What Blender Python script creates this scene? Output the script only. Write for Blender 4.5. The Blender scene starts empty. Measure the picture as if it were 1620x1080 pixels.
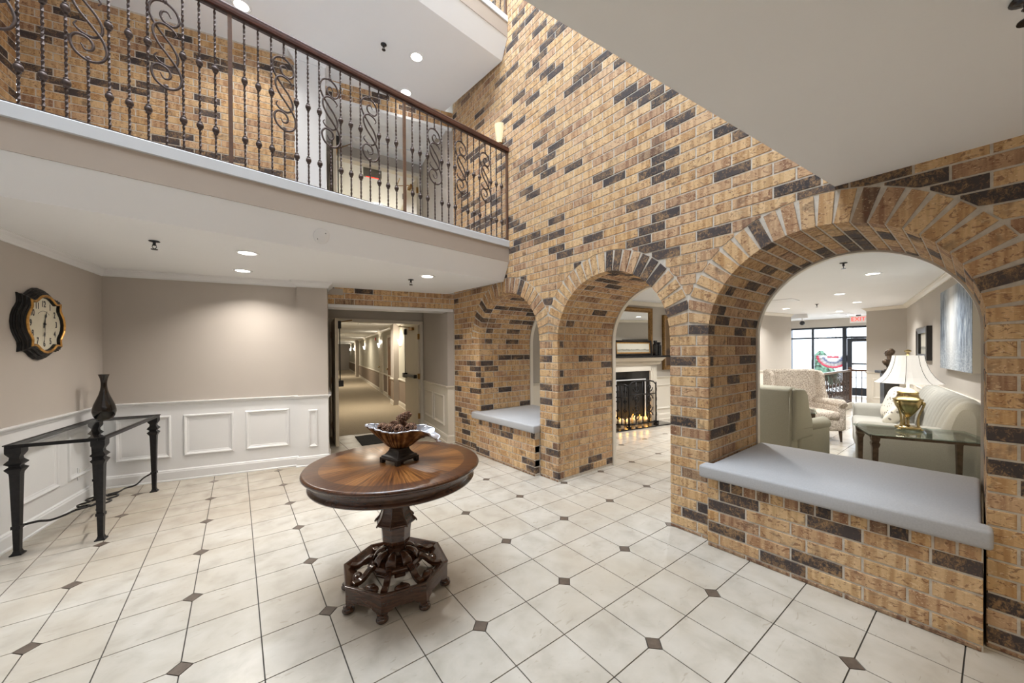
import bpy, bmesh, math, random
from math import sin, cos, pi, radians as rad, sqrt, atan2
from mathutils import Matrix, Vector, noise as mnoise

random.seed(7)
scene = bpy.context.scene
COL = scene.collection

# ------------------------------------------------------------------ camera
HC = 1.445
_A = rad(38.26)
_roll, _pitch = rad(-0.406), rad(0.340)
_W = Matrix(((cos(_A), 0, sin(_A)), (-sin(_A), 0, cos(_A)), (0, -1, 0)))
_Rr = Matrix(((cos(_roll), -sin(_roll), 0), (sin(_roll), cos(_roll), 0), (0, 0, 1)))
_Rp = Matrix(((1, 0, 0), (0, cos(_pitch), -sin(_pitch)), (0, sin(_pitch), cos(_pitch))))
_R = _Rr @ _Rp
cam_d = bpy.data.cameras.new('camera')
cam_d.sensor_width = 36.0
cam_d.lens = 578.69 / 1620 * 36.0
cam_d.shift_y = (560.1 - 540) / 1620
cam_d.clip_start = 0.05
cam_d.clip_end = 300
cam = bpy.data.objects.new('camera', cam_d)
COL.objects.link(cam)
cam.matrix_world = Matrix.Translation((0, 0, HC)) @ (_W @ _R.transposed() @ Matrix.Diagonal((1, -1, -1))).to_4x4()
scene.camera = cam

# ------------------------------------------------------------------ world, light, exposure
vs = scene.view_settings
vs.view_transform = 'Standard'
vs.look = 'None'
vs.gamma = 1.0
vs.use_curve_mapping = False
vs.exposure = 0.5
world = bpy.data.worlds.new('world')
scene.world = world
world.use_nodes = True
_bg = world.node_tree.nodes['Background']
_bg.inputs[0].default_value = (0.80, 0.90, 1.0, 1)
_bg.inputs[1].default_value = 5.0

def area_light(name, loc, size, power, color=(1, 1, 1), size_y=None, rot=(0, 0, 0), parent=None, shape=None, spread=180):
    d = bpy.data.lights.new(name, 'AREA')
    d.energy = power
    d.color = color
    d.size = size
    if size_y:
        d.shape = 'RECTANGLE'; d.size_y = size_y
    if shape: d.shape = shape
    d.spread = rad(spread)
    o = bpy.data.objects.new(name, d)
    COL.objects.link(o)
    o.location = loc
    o.rotation_euler = rot
    if parent: o.parent = parent
    return o
WARM = (1.0, 0.94, 0.86)
NEUT = (1.0, 0.985, 0.96)
COOL = (0.90, 0.95, 1.0)
# area light standing in for assumed daylight from an unseen roof skylight
area_light('assumed_skylight', (0.4, 2.2, 8.45), 4.4, 500, (0.81, 0.905, 1.0), 2.6, (0, 0, 0))

# ------------------------------------------------------------------ materials
def lin(c):
    c = c / 255.0
    return c / 12.92 if c <= 0.04045 else ((c + 0.055) / 1.055) ** 2.4
def RGB(r, g, b): return (lin(r), lin(g), lin(b), 1.0)

class NT:
    def __init__(s, name):
        s.m = bpy.data.materials.new(name)
        s.m.use_nodes = True
        s.t = s.m.node_tree
        s.b = s.t.nodes['Principled BSDF']
        s.out = s.t.nodes['Material Output']
    def n(s, typ, **kw):
        nd = s.t.nodes.new(typ)
        for k, v in kw.items():
            if k.startswith('i_'):
                key = k[2:]
                key = int(key) if key.isdigit() else key.replace('_', ' ')
                nd.inputs[key].default_value = v
            else:
                setattr(nd, k, v)
        return nd
    def l(s, a, b): s.t.links.new(a, b)
    def ramp(s, fac, stops, interp='LINEAR'):
        r = s.n('ShaderNodeValToRGB')
        r.color_ramp.interpolation = interp
        e = r.color_ramp.elements
        while len(e) < len(stops): e.new(0.5)
        for x, (p, c) in zip(e, stops):
            x.position = p; x.color = c
        s.l(fac, r.inputs[0])
        return r.outputs[0]
    def mix(s, fac, a, b, typ='MIX'):
        m = s.n('ShaderNodeMix', data_type='RGBA', blend_type=typ)
        for v, i in ((fac, 0), (a, 6), (b, 7)):
            if isinstance(v, (int, float)): m.inputs[i].default_value = v
            elif isinstance(v, tuple): m.inputs[i].default_value = v
            else: s.l(v, m.inputs[i])
        return m.outputs[2]
    def noise(s, vec, scale, detail=4, rough=0.55, dist=0.0):
        t = s.n('ShaderNodeTexNoise')
        t.inputs['Scale'].default_value = scale
        t.inputs['Detail'].default_value = detail
        t.inputs['Roughness'].default_value = rough
        t.inputs['Distortion'].default_value = dist
        if vec is not None: s.l(vec, t.inputs['Vector'])
        return t.outputs['Fac']
    def pos(s): return s.n('ShaderNodeNewGeometry').outputs['Position']
    def obj(s): return s.n('ShaderNodeTexCoord').outputs['Object']
    def mapv(s, vec, sc=(1, 1, 1), rot=(0, 0, 0), loc=(0, 0, 0)):
        m = s.n('ShaderNodeMapping')
        m.inputs['Scale'].default_value = sc
        m.inputs['Rotation'].default_value = rot
        m.inputs['Location'].default_value = loc
        s.l(vec, m.inputs['Vector'])
        return m.outputs[0]
    def math(s, op, a, b=None):
        m = s.n('ShaderNodeMath', operation=op)
        for v, i in ((a, 0), (b, 1)):
            if v is None: continue
            if isinstance(v, (int, float)): m.inputs[i].default_value = v
            else: s.l(v, m.inputs[i])
        return m.outputs[0]
    def bump(s, h, strength=0.3, dist=0.01):
        b = s.n('ShaderNodeBump')
        b.inputs['Strength'].default_value = strength
        b.inputs['Distance'].default_value = dist
        s.l(h, b.inputs['Height'])
        s.l(b.outputs[0], s.b.inputs['Normal'])
    def base(s, c):
        if isinstance(c, tuple): s.b.inputs['Base Color'].default_value = c
        else: s.l(c, s.b.inputs['Base Color'])
    def set(s, **kw):
        for k, v in kw.items():
            s.b.inputs[k.replace('_', ' ')].default_value = v
        return s

M = {}
def plain(name, col, rough=0.5, metal=0.0, var=0.08, scale=6.0, bump=0.0, bscale=200, coat=0.0, spec=None):
    n = NT(name)
    p = n.pos()
    f = n.noise(p, scale, 5)
    lo = tuple(x * (1 - var) for x in col[:3]) + (1,)
    hi = tuple(min(1, x * (1 + var)) for x in col[:3]) + (1,)
    n.base(n.ramp(f, [(0.3, lo), (0.7, hi)]))
    n.set(Roughness=rough, Metallic=metal)
    if coat: n.b.inputs['Coat Weight'].default_value = coat
    if spec is not None: n.b.inputs['Specular IOR Level'].default_value = spec
    if bump:
        n.bump(n.noise(p, bscale, 3), bump, 0.002)
    M[name] = n.m
    return n.m

plain('wall_tan', RGB(188, 180, 172), 0.75, var=0.025, scale=1.5, bump=0.15, bscale=160)
plain('wall_taupe', RGB(184, 177, 168), 0.75, var=0.025, scale=1.5, bump=0.15, bscale=160)
plain('wall_dark_taupe', RGB(150, 134, 120), 0.75, var=0.03, scale=1.5)
plain('wall_sage', RGB(196, 192, 178), 0.75, var=0.02, scale=1.5)
plain('paint_white', RGB(232, 233, 235), 0.38, var=0.015, scale=2)
plain('paint_cream', RGB(226, 219, 206), 0.4, var=0.02, scale=2)
plain('ceiling_white', RGB(240, 241, 243), 0.85, var=0.015, scale=1, bump=0.1, bscale=220)
plain('fascia_tan', RGB(170, 156, 143), 0.7, var=0.02, scale=2)
plain('sign_gray', RGB(132, 128, 116), 0.5)
plain('ledge_gray', RGB(205, 207, 210), 0.35, var=0.02, scale=3)
plain('mortar', RGB(206, 198, 186), 0.9, var=0.14, scale=30, bump=0.5, bscale=300)
plain('grout', RGB(70, 65, 60), 0.9, var=0.15, scale=40)
plain('inset_dark', RGB(96, 84, 74), 0.35, var=0.25, scale=30)
plain('iron', RGB(84, 72, 68), 0.48, 0.65, var=0.25, scale=40, bump=0.15, bscale=180)
plain('iron_black', RGB(38, 37, 38), 0.42, 0.55, var=0.25, scale=40, bump=0.1, bscale=250)
plain('bronze_dark', RGB(92, 78, 66), 0.38, 0.8, var=0.3, scale=25)
plain('brass', RGB(188, 170, 126), 0.24, 1.0, var=0.12, scale=14)
plain('brass_dull', RGB(160, 122, 70), 0.35, 0.9, var=0.15, scale=14)
plain('black_plastic', RGB(30, 29, 29), 0.4, var=0.1)
plain('black_frame', RGB(24, 20, 18), 0.3, var=0.3, scale=30, coat=0.3)
plain('chrome_dark', RGB(70, 70, 74), 0.25, 0.9)
plain('door_beige', RGB(214, 204, 186), 0.5, var=0.02)
plain('door_wood', RGB(132, 92, 58), 0.45, var=0.2, scale=9)
plain('fabric_gray', RGB(178, 178, 180), 0.95, var=0.06, scale=120, bump=0.35, bscale=500)
plain('fabric_sofa', RGB(162, 160, 152), 0.95, var=0.08, scale=160, bump=0.35, bscale=450)
plain('fabric_green', RGB(152, 149, 134), 0.95, var=0.08, scale=160, bump=0.35, bscale=450)
plain('storefront_black', RGB(34, 38, 46), 0.4, 0.3)
plain('mat_black', RGB(34, 33, 32), 0.95, var=0.3, scale=120, bump=0.6, bscale=300)
plain('marble_black', RGB(22, 22, 24), 0.12, var=0.4, scale=8)
plain('leaf_green', RGB(70, 104, 80), 0.8, var=0.3, scale=5)
plain('bark_pale', RGB(170, 160, 150), 0.9, var=0.2, scale=5)
plain('concrete', RGB(214, 214, 212), 0.9, var=0.05, scale=2)
plain('exit_white', RGB(236, 236, 234), 0.4, var=0.01)
plain('candle', RGB(238, 222, 190), 0.6, var=0.03)
plain('clock_black', RGB(20, 17, 16), 0.35, var=0.4, scale=30, spec=0.3)
plain('clock_gold', RGB(196, 150, 84), 0.34, 0.85, var=0.3, scale=40)
plain('clock_dial', RGB(222, 216, 196), 0.6, var=0.03, scale=10)
plain('ink', RGB(44, 44, 50), 0.6, var=0.05)
plain('carpet', RGB(176, 162, 140), 0.95, var=0.14, scale=60, bump=0.5, bscale=260)
plain('silver_leaf', RGB(206, 208, 216), 0.28, 0.75, var=0.12, scale=30)
plain('plinth_black', RGB(40, 34, 31), 0.32, var=0.35, scale=25)
plain('red_alarm', RGB(170, 40, 36), 0.4)
plain('mirror', RGB(225, 228, 228), 0.015, 1.0, var=0.0)
plain('gold_frame', RGB(140, 108, 66), 0.4, 0.7, var=0.35, scale=35)
plain('bunting_red', RGB(214, 60, 92), 0.8)
plain('bunting_white', RGB(240, 240, 244), 0.8)
plain('bunting_blue', RGB(60, 92, 160), 0.8)

def emit(name, col, s):
    n = NT(name)
    f = n.noise(n.pos(), 3)
    n.l(n.ramp(f, [(0, tuple(x * .97 for x in col[:3]) + (1,)), (1, col)]), n.b.inputs['Emission Color'])
    n.b.inputs['Emission Strength'].default_value = s
    n.base(col)
    M[name] = n.m
emit('lens_glow', (1.0, 0.93, 0.82, 1), 9)
emit('sconce_glow', (1.0, 0.96, 0.88, 1), 5)
emit('sconce_warm', (0.80, 0.66, 0.42, 1), 0.2)
emit('exit_red', (0.9, 0.03, 0.02, 1), 1.6)
emit('flame', (1.0, 0.42, 0.05, 1), 4)

def glassy(name, tint, refl=1.0, rough=0.0, f0=0.04):
    n = NT(name)
    lw = n.n('ShaderNodeLayerWeight'); lw.inputs['Blend'].default_value = 0.5
    fac = n.math('ADD', n.math('MULTIPLY', n.math('POWER', lw.outputs['Facing'], 4.0), 0.8 * refl), f0 * refl)
    # a very slight unevenness of the pane tints it
    c = n.ramp(n.noise(n.pos(), 1.5), [(0, tuple(x * .985 for x in tint[:3]) + (1,)), (1, tint)])
    tr = n.n('ShaderNodeBsdfTransparent'); n.l(c, tr.inputs[0])
    gl = n.n('ShaderNodeBsdfGlossy'); gl.inputs['Roughness'].default_value = rough
    mx = n.n('ShaderNodeMixShader')
    n.l(fac, mx.inputs[0])
    n.l(tr.outputs[0], mx.inputs[1]); n.l(gl.outputs[0], mx.inputs[2])
    n.l(mx.outputs[0], n.out.inputs[0])
    M[name] = n.m
glassy('glass_window', (0.97, 0.985, 1.0, 1))
glassy('glass_top', (0.95, 0.965, 0.97, 1), 0.3)
glassy('glass_green', (0.80, 0.90, 0.875, 1), 1.0)
glassy('vase_glass', (0.24, 0.15, 0.085, 1), 1.2, 0.0, 0.06)

def mk_brick():
    n = NT('brick')
    p = n.pos()
    at = n.n('ShaderNodeAttribute', attribute_name='tone')
    tone = at.outputs['Fac']
    sh = n.n('ShaderNodeVectorMath', operation='ADD')
    cmb = n.n('ShaderNodeCombineXYZ')
    k = n.math('MULTIPLY', tone, 61.0)
    for i in range(3): n.l(k, cmb.inputs[i])
    n.l(p, sh.inputs[0]); n.l(cmb.outputs[0], sh.inputs[1])
    v = sh.outputs[0]
    basec = n.ramp(tone, [(0.0, RGB(202, 164, 118)), (0.12, RGB(218, 184, 138)), (0.22, RGB(194, 158, 128)), (0.32, RGB(214, 174, 122)), (0.42, RGB(192, 154, 116)), (0.52, RGB(220, 188, 142)), (0.60, RGB(206, 164, 112)),
                          (0.67, RGB(184, 146, 118)), (0.73, RGB(142, 104, 80)), (0.75, RGB(120, 92, 76)), (0.77, RGB(78, 68, 66)), (1.0, RGB(58, 52, 53))])
    # wire-cut vertical banding
    streak = n.noise(n.mapv(v, (22, 22, 1.2)), 1.3, 2, 0.5)
    fine = n.noise(n.mapv(v, (150, 150, 6)), 1.0, 2, 0.5)
    c1 = n.mix(n.ramp(streak, [(0.40, (0, 0, 0, 1)), (0.56, (1, 1, 1, 1))]), n.mix(1.0, basec, RGB(226, 218, 210), 'MULTIPLY'), n.mix(0.3, basec, RGB(224, 192, 148)))
    c1 = n.mix(n.math('MULTIPLY', n.ramp(fine, [(0.35, (0, 0, 0, 1)), (0.65, (1, 1, 1, 1))]), 0.10), c1, RGB(150, 116, 84))
    # red-brown scars
    spl = n.noise(n.mapv(v, (9, 9, 15)), 2.0, 4, 0.6, 2.2)
    m = n.ramp(spl, [(0.57, (0, 0, 0, 1)), (0.61, (1, 1, 1, 1))])
    c2 = n.mix(n.math('MULTIPLY', m, 0.7), c1, RGB(116, 74, 52))
    scr = n.noise(n.mapv(v, (11, 11, 24), (0.4, 0.3, 0.2)), 2.2, 3, 0.5, 2.8)
    m2 = n.ramp(scr, [(0.60, (0, 0, 0, 1)), (0.645, (1, 1, 1, 1))])
    c3 = n.mix(n.math('MULTIPLY', m2, 0.55), c2, RGB(232, 208, 170))
    # partly flashed ends
    fl = n.noise(n.mapv(v, (4.2, 4.2, 5)), 1.6, 3, 0.6, 0.4)
    fm = n.ramp(fl, [(0.60, (0, 0, 0, 1)), (0.72, (1, 1, 1, 1))])
    c3 = n.mix(n.math('MULTIPLY', fm, 0.6), c3, RGB(84, 70, 62))
    # dark flashed bricks with tan showing through
    isd = n.ramp(tone, [(0.75, (0, 0, 0, 1)), (0.77, (1, 1, 1, 1))])
    show = n.noise(n.mapv(v, (26, 26, 20)), 2.4, 6, 0.75, 1.0)
    big = n.noise(n.mapv(v, (5, 5, 6)), 1.7, 3, 0.6)
    thr = n.math('ADD', n.math('MULTIPLY', show, 0.62), n.math('MULTIPLY', big, 0.38))
    sp2 = n.mix(n.ramp(thr, [(0.49, (0, 0, 0, 1)), (0.60, (.9, .9, .9, 1))]), basec, RGB(166, 132, 94))
    c4 = n.mix(isd, c3, sp2)
    n.base(c4)
    n.set(Roughness=0.8)
    hgt = n.mix(0.5, streak, spl)
    n.bump(hgt, 0.5, 0.006)
    M['brick'] = n.m
mk_brick()

def mk_tile():
    n = NT('tile')
    p = n.pos()
    big = n.noise(p, 1.1, 3, 0.5, 0.5)
    mid = n.noise(p, 5.5, 5, 0.55, 0.3)
    c = n.ramp(mid, [(0.30, RGB(174, 167, 155)), (0.5, RGB(189, 182, 171)), (0.70, RGB(197, 191, 181))])
    c = n.mix(n.ramp(big, [(0.42, (0, 0, 0, 1)), (0.66, (.6, .6, .6, 1))]), c, RGB(181, 169, 151))
    # a few short worn scratches
    scr = n.ramp(n.noise(n.mapv(p, (6, 22, 1), (0, 0, 0.5)), 1.6, 2, 0.5, 1.2), [(0.67, (0, 0, 0, 1)), (0.72, (.5, .5, .5, 1))])
    c = n.mix(scr, c, RGB(160, 150, 134))
    n.base(c)
    n.set(Roughness=0.27)
    M['tile'] = n.m
mk_tile()

def mk_table_top():
    n = NT('veneer_sunburst')
    o = n.obj()
    sx = n.n('ShaderNodeSeparateXYZ'); n.l(o, sx.inputs[0])
    ang = n.math('ARCTAN2', sx.outputs[1], sx.outputs[0])
    r = n.math('SQRT', n.math('ADD', n.math('MULTIPLY', sx.outputs[0], sx.outputs[0]), n.math('MULTIPLY', sx.outputs[1], sx.outputs[1])))
    # wedges: fold the angle so neighbouring wedges are book-matched
    w = n.math('PINGPONG', ang, pi / 8)
    cm = n.n('ShaderNodeCombineXYZ')
    n.l(n.math('MULTIPLY', w, 16.0), cm.inputs[0]); n.l(n.math('MULTIPLY', r, 4.0), cm.inputs[1])
    g = n.noise(n.mapv(cm.outputs[0], (1.0, 0.5, 1)), 2.2, 6, 0.65, 0.8)
    par = n.math('PINGPONG', n.math('FLOOR', n.math('DIVIDE', ang, pi / 8)), 1.0)
    g = n.math('ADD', g, n.math('MULTIPLY', n.math('SUBTRACT', par, 0.5), 0.07))
    c = n.ramp(g, [(0.34, RGB(54, 30, 15)), (0.46, RGB(94, 55, 25)), (0.56, RGB(124, 78, 37)), (0.70, RGB(164, 112, 60))])
    band = n.ramp(r, [(0.0, (0, 0, 0, 1)), (0.418, (1, 1, 1, 1))], 'CONSTANT')
    ring = n.ramp(r, [(0.0, (0, 0, 0, 1)), (0.13, (1, 1, 1, 1)), (0.185, (0, 0, 0, 1))], 'CONSTANT')
    c = n.mix(n.math('MULTIPLY', ring, 0.35), c, RGB(84, 42, 20))
    c = n.mix(n.math('MULTIPLY', band, 0.72), c, RGB(62, 32, 18))
    n.base(c)
    n.set(Roughness=0.3)
    n.b.inputs['Coat Weight'].default_value = 0.4
    n.b.inputs['Coat Roughness'].default_value = 0.16
    M['veneer_sunburst'] = n.m
mk_table_top()

def wood(name, a, b, rough=0.25, sc=(3, 3, 14), coat=0.5):
    n = NT(name)
    o = n.obj()
    g = n.noise(n.mapv(o, sc), 3.0, 6, 0.6, 1.5)
    n.base(n.ramp(g, [(0.3, a), (0.7, b)]))
    n.set(Roughness=rough)
    n.b.inputs['Coat Weight'].default_value = coat
    n.b.inputs['Coat Roughness'].default_value = 0.12
    M[name] = n.m
wood('mahogany', RGB(46, 27, 19), RGB(88, 54, 34))
wood('handrail_wood', RGB(56, 28, 22), RGB(92, 50, 38), 0.3, (1.5, 14, 14))
wood('rail_brown', RGB(84, 58, 44), RGB(104, 74, 58), 0.35, (1.5, 14, 14))
wood('leg_wood', RGB(52, 38, 28), RGB(88, 66, 46), 0.35)

def mk_cone():
    n = NT('pine_cone')
    o = n.obj()
    n.base(n.ramp(n.noise(o, 60, 4), [(0.3, RGB(74, 48, 38)), (0.52, RGB(128, 92, 70)), (0.7, RGB(184, 146, 114))]))
    n.set(Roughness=0.7)
    M['pine_cone'] = n.m
mk_cone()
def mk_shell():
    n = NT('shell_bronze')
    o = n.obj()
    sx = n.n('ShaderNodeSeparateXYZ'); n.l(n.mapv(o, (1, 1.6, 1), (0, 0, rad(58))), sx.inputs[0])
    ang = n.math('ARCTAN2', sx.outputs[1], sx.outputs[0])
    rib = n.math('ADD', n.math('MULTIPLY', n.math('SINE', n.math('MULTIPLY', ang, 22.0)), 0.16), n.noise(o, 30, 4))
    n.base(n.ramp(rib, [(0.3, RGB(70, 44, 22)), (0.55, RGB(126, 88, 46)), (0.8, RGB(184, 146, 98))]))
    n.set(Roughness=0.36, Metallic=0.45)
    M['shell_bronze'] = n.m
mk_shell()
def mk_pillow():
    n = NT('fabric_leaf_print')
    o = n.obj()
    v = n.n('ShaderNodeTexVoronoi'); v.inputs['Scale'].default_value = 17
    n.l(n.mapv(o, (1.0, 1.0, 1.35), (0.2, 0.4, 0.3)), v.inputs['Vector'])
    spot = n.ramp(v.outputs['Distance'], [(0.27, (1, 1, 1, 1)), (0.33, (0, 0, 0, 1))])
    keep = n.ramp(n.noise(o, 12, 2), [(0.44, (0, 0, 0, 1)), (0.5, (1, 1, 1, 1))])
    n.base(n.mix(n.math('MULTIPLY', spot, keep), RGB(226, 220, 206), RGB(128, 120, 112)))
    n.set(Roughness=0.95)
    M['fabric_leaf_print'] = n.m
mk_pillow()
def mk_weave():
    n = NT('fabric_tweed')
    p = n.pos()
    f = n.noise(p, 55, 3, 0.7)
    n.base(n.ramp(f, [(0.38, RGB(150, 136, 122)), (0.5, RGB(196, 184, 170)), (0.62, RGB(216, 206, 192))]))
    n.set(Roughness=0.95)
    n.bump(f, 0.4, 0.004)
    M['fabric_tweed'] = n.m
mk_weave()
def mk_painting():
    n = NT('painting_abstract')
    o = n.obj()          # x across -0.5..0.5 , z 0..1 in object space of the canvas
    st = n.noise(n.mapv(o, (16, 1, 2.2)), 1.6, 6, 0.7, 0.6)
    c = n.ramp(st, [(0.34, RGB(48, 58, 74)), (0.46, RGB(92, 106, 124)), (0.56, RGB(140, 152, 164)), (0.72, RGB(206, 210, 212))])
    sx = n.n('ShaderNodeSeparateXYZ'); n.l(o, sx.inputs[0])
    d = n.math('ABSOLUTE', n.math('ADD', sx.outputs[0], 0.10))
    glow = n.ramp(n.math('ADD', d, n.math('MULTIPLY', st, 0.16)), [(0.06, (1, 1, 1, 1)), (0.34, (0, 0, 0, 1))])
    c = n.mix(n.math('MULTIPLY', glow, 0.8), c, RGB(226, 225, 220))
    low = n.noise(n.mapv(o, (22, 1, 26)), 1.5, 5, 0.7)
    lm = n.ramp(sx.outputs[2], [(0.05, (1, 1, 1, 1)), (0.42, (0, 0, 0, 1))])
    c = n.mix(n.math('MULTIPLY', lm, 0.6), c, n.ramp(low, [(0.35, RGB(84, 92, 106)), (0.55, RGB(178, 186, 192)), (0.7, RGB(238, 238, 236))]))
    n.base(c)
    n.set(Roughness=0.6)
    M['painting_abstract'] = n.m
mk_painting()
def mk_landscape(name, sky, land, ink):
    n = NT(name)
    o = n.obj()
    sx = n.n('ShaderNodeSeparateXYZ'); n.l(o, sx.inputs[0])
    z = n.math('ADD', sx.outputs[2], n.math('MULTIPLY', n.noise(n.mapv(o, (6, 1, 2)), 1.5, 5), 0.22))
    n.base(n.ramp(z, [(0.30, land), (0.42, ink), (0.5, sky), (1.0, sky)]))
    n.set(Roughness=0.6)
    M[name] = n.m
mk_landscape('landscape_print', RGB(206, 202, 188), RGB(176, 172, 158), RGB(110, 110, 100))
mk_landscape('portrait_print', RGB(120, 96, 66), RGB(80, 60, 44), RGB(60, 46, 36))
def mk_shade():
    n = NT('lamp_shade')
    f = n.noise(n.mapv(n.obj(), (1, 1, 20)), 8, 3)
    n.base(n.ramp(f, [(0, RGB(246, 244, 238)), (1, RGB(252, 251, 248))]))
    n.b.inputs['Emission Color'].default_value = (1.0, 0.95, 0.86, 1)
    n.b.inputs['Emission Strength'].default_value = 0.5
    n.set(Roughness=0.9)
    M['lamp_shade'] = n.m
mk_shade()

# ------------------------------------------------------------------ mesh helpers
I4 = Matrix.Identity(4)
def T(x, y, z): return Matrix.Translation((x, y, z))
def RZ(a): return Matrix.Rotation(a, 4, 'Z')
def RX(a): return Matrix.Rotation(a, 4, 'X')
def RY(a): return Matrix.Rotation(a, 4, 'Y')
def dirv(deg): return Vector((sin(rad(deg)), cos(rad(deg))))
def frame(ox, oy, deg, z=0.0):
    """local x runs along the compass direction deg (clockwise from +Y), local y to its left (into the wall), z up"""
    return T(ox, oy, z) @ RZ(pi / 2 - rad(deg))

class MB:
    def __init__(s):
        s.v = []; s.f = []; s.t = []; s.sm = []
    def add(s, vs_, fs, mat=None, tone=0.0, smooth=False):
        b = len(s.v)
        if mat is None: s.v += [tuple(p) for p in vs_]
        else: s.v += [tuple(mat @ Vector(p)) for p in vs_]
        for f in fs:
            s.f.append([b + i for i in f]); s.t.append(tone); s.sm.append(smooth)
        return s
    def box(s, x0, x1, y0, y1, z0, z1, mat=None, tone=0.0):
        v = [(x0, y0, z0), (x1, y0, z0), (x1, y1, z0), (x0, y1, z0), (x0, y0, z1), (x1, y0, z1), (x1, y1, z1), (x0, y1, z1)]
        f = [(0, 3, 2, 1), (4, 5, 6, 7), (0, 1, 5, 4), (1, 2, 6, 5), (2, 3, 7, 6), (3, 0, 4, 7)]
        return s.add(v, f, mat, tone)
    def prism(s, poly, z0, z1, mat=None, smooth=False):
        n = len(poly)
        v = [(x, y, z0) for x, y in poly] + [(x, y, z1) for x, y in poly]
        f = [tuple(range(n))[::-1], tuple(range(n, 2 * n))]
        s.add(v, f, mat)
        return s.add(v, [(i, (i + 1) % n, n + (i + 1) % n, n + i) for i in range(n)], mat, smooth=smooth)
    def lathe(s, prof, n=32, mat=None, smooth=True, cap=True, phase=0.0):
        v = []
        for r, z in prof:
            for i in range(n):
                a = 2 * pi * i / n + phase
                v.append((r * cos(a), r * sin(a), z))
        f = []
        for k in range(len(prof) - 1):
            for i in range(n):
                j = (i + 1) % n
                f.append((k * n + i, k * n + j, (k + 1) * n + j, (k + 1) * n + i))
        s.add(v, f, mat, smooth=smooth)
        if cap:
            if prof[0][0] > 1e-5: s.add(v[:n], [tuple(range(n))[::-1]], mat)
            if prof[-1][0] > 1e-5: s.add(v[-n:], [tuple(range(n))], mat)
        return s
    def tube(s, pts, r, n=8, mat=None, closed=False, twist=0.0, smooth=True, flat=1.0, phase=0.0, cap=True):
        P = [Vector(p) for p in pts]
        m = len(P)
        if not hasattr(r, '__len__'): r = [r] * m
        tang = []
        for i in range(m):
            a = P[(i - 1) % m] if (closed or i > 0) else P[0]
            b = P[(i + 1) % m] if (closed or i < m - 1) else P[-1]
            t = (b - a)
            tang.append(t.normalized() if t.length > 1e-9 else Vector((0, 0, 1)))
        up = Vector((0, 0, 1)) if abs(tang[0].z) < 0.9 else Vector((1, 0, 0))
        nrm = (up - tang[0] * up.dot(tang[0])).normalized()
        v = []
        for i in range(m):
            t = tang[i]
            nrm = (nrm - t * nrm.dot(t))
            nrm = nrm.normalized() if nrm.length > 1e-6 else t.orthogonal().normalized()
            bn = t.cross(nrm)
            for k in range(n):
                a = 2 * pi * k / n + twist * i / max(1, m - 1) + phase
                v.append(P[i] + nrm * (r[i] * cos(a)) + bn * (r[i] * flat * sin(a)))
        f = []
        for i in range(m - 1 + (1 if closed else 0)):
            i2 = (i + 1) % m
            for k in range(n):
                k2 = (k + 1) % n
                f.append((i * n + k, i * n + k2, i2 * n + k2, i2 * n + k))
        s.add(v, f, mat, smooth=smooth)
        if not closed and cap:
            s.add(v[:n], [tuple(range(n))[::-1]], mat)
            s.add(v[-n:], [tuple(range(n))], mat)
        return s
    def rings(s, loops, mat=None, closed=True, cap0=False, cap1=False, smooth=False):
        n = len(loops[0])
        v = [p for l in loops for p in l]
        f = []
        for k in range(len(loops) - 1):
            for i in range(n if closed else n - 1):
                j = (i + 1) % n
                f.append((k * n + i, k * n + j, (k + 1) * n + j, (k + 1) * n + i))
        s.add(v, f, mat, smooth=smooth)
        if cap0: s.add(loops[0], [tuple(range(n))[::-1]], mat)
        if cap1: s.add(loops[-1], [tuple(range(n))], mat)
        return s
    def grid(s, fn, nu, nv, mat=None, smooth=True, cu=False, cv=False):
        v = [fn(i / (nu if cu else nu - 1), j / (nv if cv else nv - 1)) for i in range(nu) for j in range(nv)]
        f = []
        for i in range(nu if cu else nu - 1):
            for j in range(nv if cv else nv - 1):
                a, b = i, (i + 1) % nu
                c, d = j, (j + 1) % nv
                f.append((a * nv + c, b * nv + c, b * nv + d, a * nv + d))
        return s.add(v, f, mat, smooth=smooth)
    def frame(s, x0, x1, z0, z1, prof, y=0.0, mat=None):
        """mitred picture-frame moulding in the x-z plane; prof = [(inset, out)], out goes to -y"""
        loops = []
        for d, o in prof:
            loops.append([(x0 + d, y - o, z0 + d), (x1 - d, y - o, z0 + d), (x1 - d, y - o, z1 - d), (x0 + d, y - o, z1 - d)])
        return s.rings(loops, mat)
    def mould(s, x0, x1, prof, y=0.0, m0=0.0, m1=0.0, mat=None):
        """straight moulding along x; prof = [(out, z)]; m0/m1 mitre slopes at the ends"""
        a = [(x0 - m0 * o, y - o, z) for o, z in prof]
        b = [(x1 + m1 * o, y - o, z) for o, z in prof]
        n = len(prof)
        s.add(a + b, [(i, n + i, n + i + 1, i + 1) for i in range(n - 1)], mat)
        s.add(a, [tuple(range(n))], mat)
        s.add(b, [tuple(range(n))[::-1]], mat)
        return s
    def mesh(s, name, mat, tones=False, fix=False):
        me = bpy.data.meshes.new(name)
        me.from_pydata(s.v, [], s.f)
        mats = mat if isinstance(mat, (list, tuple)) else [mat]
        for m_ in mats: me.materials.append(M[m_] if isinstance(m_, str) else m_)
        if any(s.sm): me.polygons.foreach_set('use_smooth', s.sm)
        if tones:
            at = me.attributes.new('tone', 'FLOAT', 'FACE')
            at.data.foreach_set('value', s.t)
        if fix:
            b = bmesh.new(); b.from_mesh(me)
            bmesh.ops.remove_doubles(b, verts=b.verts, dist=1e-5)
            bmesh.ops.recalc_face_normals(b, faces=b.faces)
            b.to_mesh(me); b.free()
        me.update()
        return me
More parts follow.
